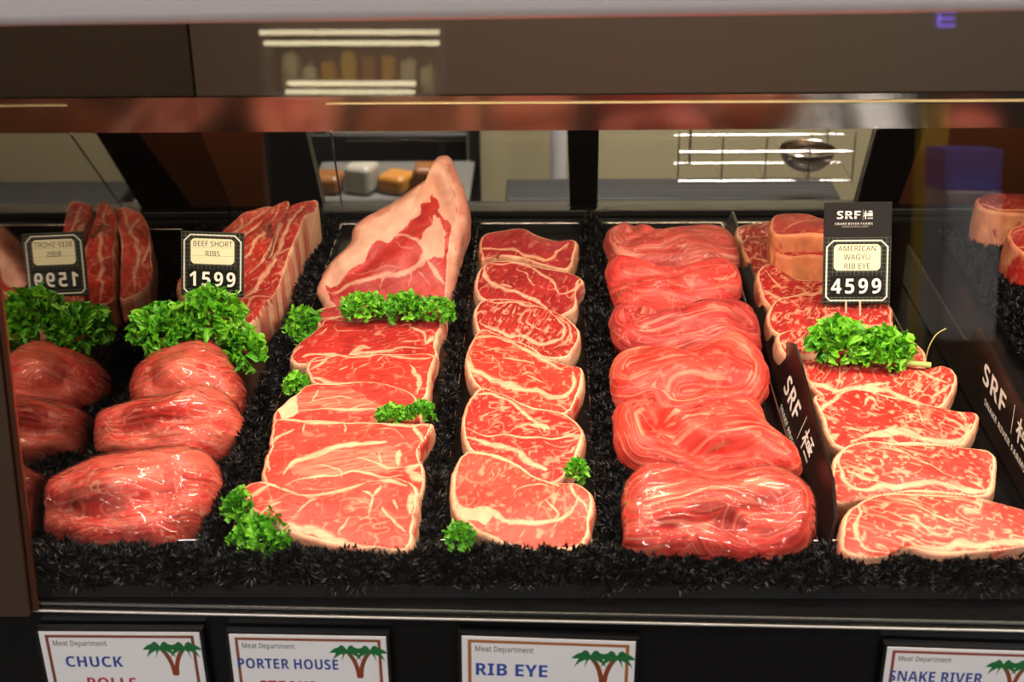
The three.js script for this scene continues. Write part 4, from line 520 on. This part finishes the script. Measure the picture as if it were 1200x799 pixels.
// ---------------------------------------------------------------- preparation room seen through the rear doors
{
  const prep = thing('prep_table', 'black prep counter behind the rear doors', 'table'); const zP = -3.1;
  const a = atZ(700, 233, zP), top = a.y;
  box('worktop', [atZ(592, 240, zP).x, atZ(985, 240, zP).x], [top - 0.04, top], [zP - 0.14, zP], S(0x060606, 0.6), prep); for (const px of [610, 960]) box('leg', [atZ(px, 240, zP).x - 0.02, atZ(px, 240, zP).x + 0.02], [0, top - 0.04], [zP - 0.1, zP - 0.06], M.black, prep);
  const pole = thing('steel_pole', 'round grey steel pole behind the sliding doors', 'pole'), pp = atZ(654, 200, -3.7); pole.position.set(pp.x, 0, pp.z); part('shaft', new THREE.CylinderGeometry(0.022, 0.022, 2.98, 16), M.steel, pole).position.y = 1.49; part('foot', new THREE.CylinderGeometry(0.05, 0.06, 0.02, 16), M.steel, pole).position.y = 0.01;
  // shelves of packed goods on the left
  const zS = -3.36, sh = thing('store_shelf', 'black shelf rack of wrapped goods behind the left door', 'shelf'); const xl = atZ(352, 200, zS).x, xr = atZ(548, 200, zS).x;
  const ys = [atZ(450, 292, zS).y, atZ(450, 240, zS).y], yh = [atZ(450, 190, zS).y, atZ(450, 158, zS).y]; sh.position.set((xl + xr) / 2, 0, zS); const hw = (xr - xl) / 2;
  for (const y of ys) box('board', [-hw, hw], [y - 0.012, y], [-0.35, 0], S(0x56544d, 0.5), sh); for (const s of [-1, 1]) box('upright', [s * hw - 0.015, s * hw + 0.015], [0, 1.6], [-0.36, -0.33], M.black, sh); box('back_board', [-hw, hw], [ys[0], 1.6], [-0.37, -0.36], S(0x8d8672, 0.7), sh); box('header', [-hw, hw], [yh[0], yh[1]], [-0.02, 0], M.black, sh);
  const r = rng(77), tone = [0x9a6426, 0x8a8474, 0xa8966a, 0x6f431c, 0x6d7440, 0xa8a498], word = ['amber', 'grey', 'cream', 'brown', 'olive green', 'white']; let k = 0;
  for (const y of ys) for (let x = -hw + 0.05; x < hw - 0.04; x += 0.085) { const w = 0.1, h = 0.045 + 0.03 * r(), g = new RoundedBoxGeometry(w * (0.7 + 0.3 * r()), h, 0.075, 4, 0.016).rotateY(1.6 * (r() - 0.5)); const ti = (r() * 6) | 0, p = thing('wrapped_package', `plump ${word[ti]} wrapped package lying on the rack behind the left door`, 'package', 'wrapped packages on the rear rack'); p.position.set(sh.position.x + x, y, zS - 0.1); const b = part('bundle', g, S(tone[ti], 0.35), p); b.position.y = h / 2; k++; }
  // wire basket and steel bowl
  const zW = -3.0, wb = thing('wire_rack', 'chrome wire rack hanging behind the right door', 'rack'); const L = atZ(795, 190, zW), Rt = atZ(1000, 190, zW), y0 = atZ(900, 212, zW).y, y1 = atZ(900, 178, zW).y; const wires = []; const cx = (L.x + Rt.x) / 2; wb.position.set(cx, y0, zW);
  for (const y of [0, y1 - y0]) { wires.push(barGeo(V(L.x - cx, y, 0), V(Rt.x - cx, y, 0), 0.0022, 6)); wires.push(barGeo(V(L.x - cx, y, -0.12), V(Rt.x - cx, y, -0.12), 0.0018, 6)); } for (let i = 0; i <= 4; i++) { const x = (L.x - cx) + (Rt.x - L.x) * i / 4; wires.push(barGeo(V(x, 0, 0), V(x, (y1 - y0) * 1.7, 0), 0.0018, 6)); wires.push(barGeo(V(x, 0, 0), V(x, 0, -0.12), 0.0018, 6)); } part('wires', mergeGeometries(wires), M.chrome, wb);
  for (const s of [-1, 1]) bar('hanger', V(s * 0.15, 0, -0.12), V(s * 0.15, 2.98 - y0, -0.12), 0.003, M.chrome, wb);
  const bowl = thing('steel_bowl', 'round steel bowl in the wire rack behind the right door', 'bowl'), bp = atZ(945, 190, -3.06); bowl.position.set(bp.x, y0 + 0.003, bp.z); const pr = []; for (let i = 0; i <= 10; i++) { const a = i / 10 * Math.PI / 2; pr.push(new THREE.Vector2(0.06 * Math.sin(a) + 0.001, 0.05 - 0.05 * Math.cos(a))); } part('shell', new THREE.LatheGeometry(pr, 28), S(0xc9b8a8, 0.15, 1, { side: THREE.DoubleSide }), bowl); const ring = part('lip', new THREE.TorusGeometry(0.061, 0.002, 6, 28), M.chrome, bowl); ring.rotation.x = Math.PI / 2; ring.position.y = 0.05;
}

// ---------------------------------------------------------------- the shop behind the viewer, which the front glass mirrors
{
  const nrm = V(-sillDir.z, 0, sillDir.x).normalize(); if (nrm.z < 0) nrm.negate(); const side = nrm.clone().cross(V(0, 1, 0)); nrm.applyAxisAngle(side.normalize(), LEAN * (nrm.clone().applyAxisAngle(side, 0.1).y > 0 ? 1 : -1));
  const seen = (px, py, z) => { const d = ray(px, py), h = onPlane(px, py, sillL, nrm), q = d.clone().addScaledVector(nrm, -2 * d.dot(nrm)); return h.addScaledVector(q, (z - h.z) / q.z); };
  // lit open cooler across the aisle
  const zC = 2.6, c = [seen(305, 45, zC), seen(515, 38, zC), seen(495, 106, zC), seen(345, 108, zC)], xs = c.map(p => p.x), ys = c.map(p => p.y), x0 = Math.min(...xs), x1 = Math.max(...xs), y0 = Math.min(...ys), y1 = Math.max(...ys);
  const t = thing('open_cooler', 'lit open cooler of packed goods across the aisle', 'cooler'); t.position.set((x0 + x1) / 2, 0, zC); const hw = (x1 - x0) / 2;
  box('back_board', [-hw, hw], [0, y1 + 0.06], [0.42, 0.45], S(0x8a7c62, 0.6), t); for (const k of [-1, 1]) box('side_board', [k * hw - 0.015, k * hw + 0.015], [0, y1 + 0.06], [0.05, 0.45], S(0x5a5048, 0.6), t); box('canopy', [-hw, hw], [y1 + 0.02, y1 + 0.06], [0, 0.45], S(0x5a5048, 0.6), t); box('shelf', [-hw, hw], [y0 - 0.03, y0], [0.05, 0.45], S(0x9a948a, 0.5), t); box('plinth', [-hw, hw], [0, y0 - 0.04], [0.06, 0.42], S(0x3a332d, 0.6), t);
  const glow = S(0xffffff, 0.5, 0, { emissive: new THREE.Color().setRGB(1, 0.86, 0.5), emissiveIntensity: 9 });
  for (const [y, z, k] of [[y1, 0.0, 1], [y1 - 0.035, 0.04, 0.98], [y0, 0.0, 0.72], [y0 + 0.03, 0.03, 0.72]]) { const b = part('light_tube', new THREE.CylinderGeometry(0.009, 0.009, 2 * hw * k, 10), glow, t); b.rotation.z = Math.PI / 2; b.position.set(0, y, z - 0.005); }
  areaLight(t.position.x, y1 - 0.05, zC + 0.06, 2 * hw, 0.03, new THREE.Color().setRGB(1, 0.86, 0.5), 12, [t.position.x, y1 - 1, zC + 0.3]);
  const r = rng(31), col = [0xd8b040, 0xc09030, 0xd8d0b0, 0xa06a30], cw = ['yellow', 'gold', 'pale', 'brown']; for (let i = 0; i < 8; i++) { const k = (r() * 4) | 0, h = 0.09 + 0.06 * r(), w = hw / 4 * 0.78, p = thing('cooler_pack', `plump ${cw[k]} pack standing in the lit cooler`, 'package', 'packs in the lit cooler'); p.position.set(t.position.x - hw * 0.92 + hw * 0.92 / 4 * (i + 0.5), y0 + 0.0005, zC + 0.2); part('bag', new RoundedBoxGeometry(w, h, 0.1, 3, 0.02), S(col[k], 0.4), p).position.y = h / 2; part('tie', new THREE.ConeGeometry(w * 0.2, 0.03, 8), S(col[k], 0.4), p).position.y = h + 0.01; }
  // small blue neon letter on the far shop wall
  const n0 = seen(1101, 30, 5.44), n1 = seen(1121, 13, 5.44), neon = thing('neon_sign', 'small violet blue neon letter on the far shop wall', 'sign'), nw = Math.abs(n1.x - n0.x), nh = Math.abs(n1.y - n0.y), sx = Math.sign(n1.x - n0.x); neon.position.set(n0.x, Math.min(n0.y, n1.y), 5.48);
  const nm = S(0x4433ff, 0.4, 0, { emissive: new THREE.Color().setRGB(0.22, 0.14, 1), emissiveIntensity: 9 }); part('light_tube', mergeGeometries([barGeo(V(0, 0, -0.02), V(0, nh, -0.02), 0.0065), ...[0, 0.5, 1].map(k => barGeo(V(0, nh * k, -0.02), V(sx * nw, nh * k, -0.02), 0.0065))]), nm, neon); const nb = part('back_plate', new RoundedBoxGeometry(nw + 0.08, nh + 0.08, 0.01, 1, 0.003), M.blackMatte, neon); nb.position.set(sx * nw / 2, nh / 2, 0.008);
  const nl = new THREE.PointLight(new THREE.Color().setRGB(0.22, 0.14, 1), 0.06); nl.shadow.radius = 0.2; nl.position.set(n0.x, neon.position.y + nh * 0.25, 5.46); nl.castShadow = true; scene.add(nl);
  // ochre pillar, blue tub on a grey cart
  const zP = 2.2, a = seen(1078, 250, zP), b = seen(1112, 250, zP), pil = thing('shop_pillar', 'square ochre pillar in the aisle', 'pillar'); pil.position.set((a.x + b.x) / 2, 0, zP + 0.1); const w = Math.abs(b.x - a.x) / 2; box('shaft', [-w, w], [0.03, seen(1095, 122, zP).y], [-w, w], S(0xd8b62c, 0.6), pil); box('foot', [-w - 0.02, w + 0.02], [0, 0.03], [-w - 0.02, w + 0.02], S(0x6a5a20, 0.6), pil);
  const zK = 1.9, k0 = seen(1112, 225, zK), k1 = seen(1166, 400, zK), cart = thing('grey_cart', 'pale grey boxy cart in the aisle', 'cart'); const kx = (k0.x + k1.x) / 2, kw = Math.abs(k1.x - k0.x) / 2, kt = Math.max(k0.y, k1.y), kb = Math.max(0.12, Math.min(k0.y, k1.y)); cart.position.set(kx, 0, zK); box('cabinet', [-kw, kw], [kb, kt], [0, 0.4], S(0xe2e4ea, 0.5), cart); for (const i of [-1, 1]) for (const j of [0.05, 0.35]) { const wh = part('wheel', new THREE.CylinderGeometry(0.05, 0.05, 0.03, 14), M.black, cart); wh.rotation.z = Math.PI / 2; wh.position.set(i * (kw - 0.03), 0.05, j); box('leg', [i * (kw - 0.03) - 0.012, i * (kw - 0.03) + 0.012], [0.1, kb], [j - 0.012, j + 0.012], M.black, cart); } box('door', [-kw * 0.9, kw * 0.9], [kb + 0.03, kt - 0.05], [-0.008, 0], S(0xe8eaf0, 0.5), cart);
  const tub = thing('blue_tub', 'blue plastic tub on the grey cart', 'tub'), bt = Math.max(0.12, seen(1140, 176, zK).y - kt); tub.position.set(kx, kt + 0.001, zK + 0.2); box('wall', [-kw, kw], [0, bt], [-0.15, -0.14], S(0x2f6fe0, 0.45), tub); box('wall', [-kw, kw], [0, bt], [0.14, 0.15], S(0x2f6fe0, 0.45), tub); for (const i of [-1, 1]) box('wall', [i * kw - 0.006, i * kw + 0.006], [0, bt], [-0.15, 0.15], S(0x2f6fe0, 0.45), tub); box('bottom', [-kw, kw], [0, 0.008], [-0.15, 0.15], S(0x2f6fe0, 0.45), tub);
}
shade(scene);
renderer.render(scene, camera);
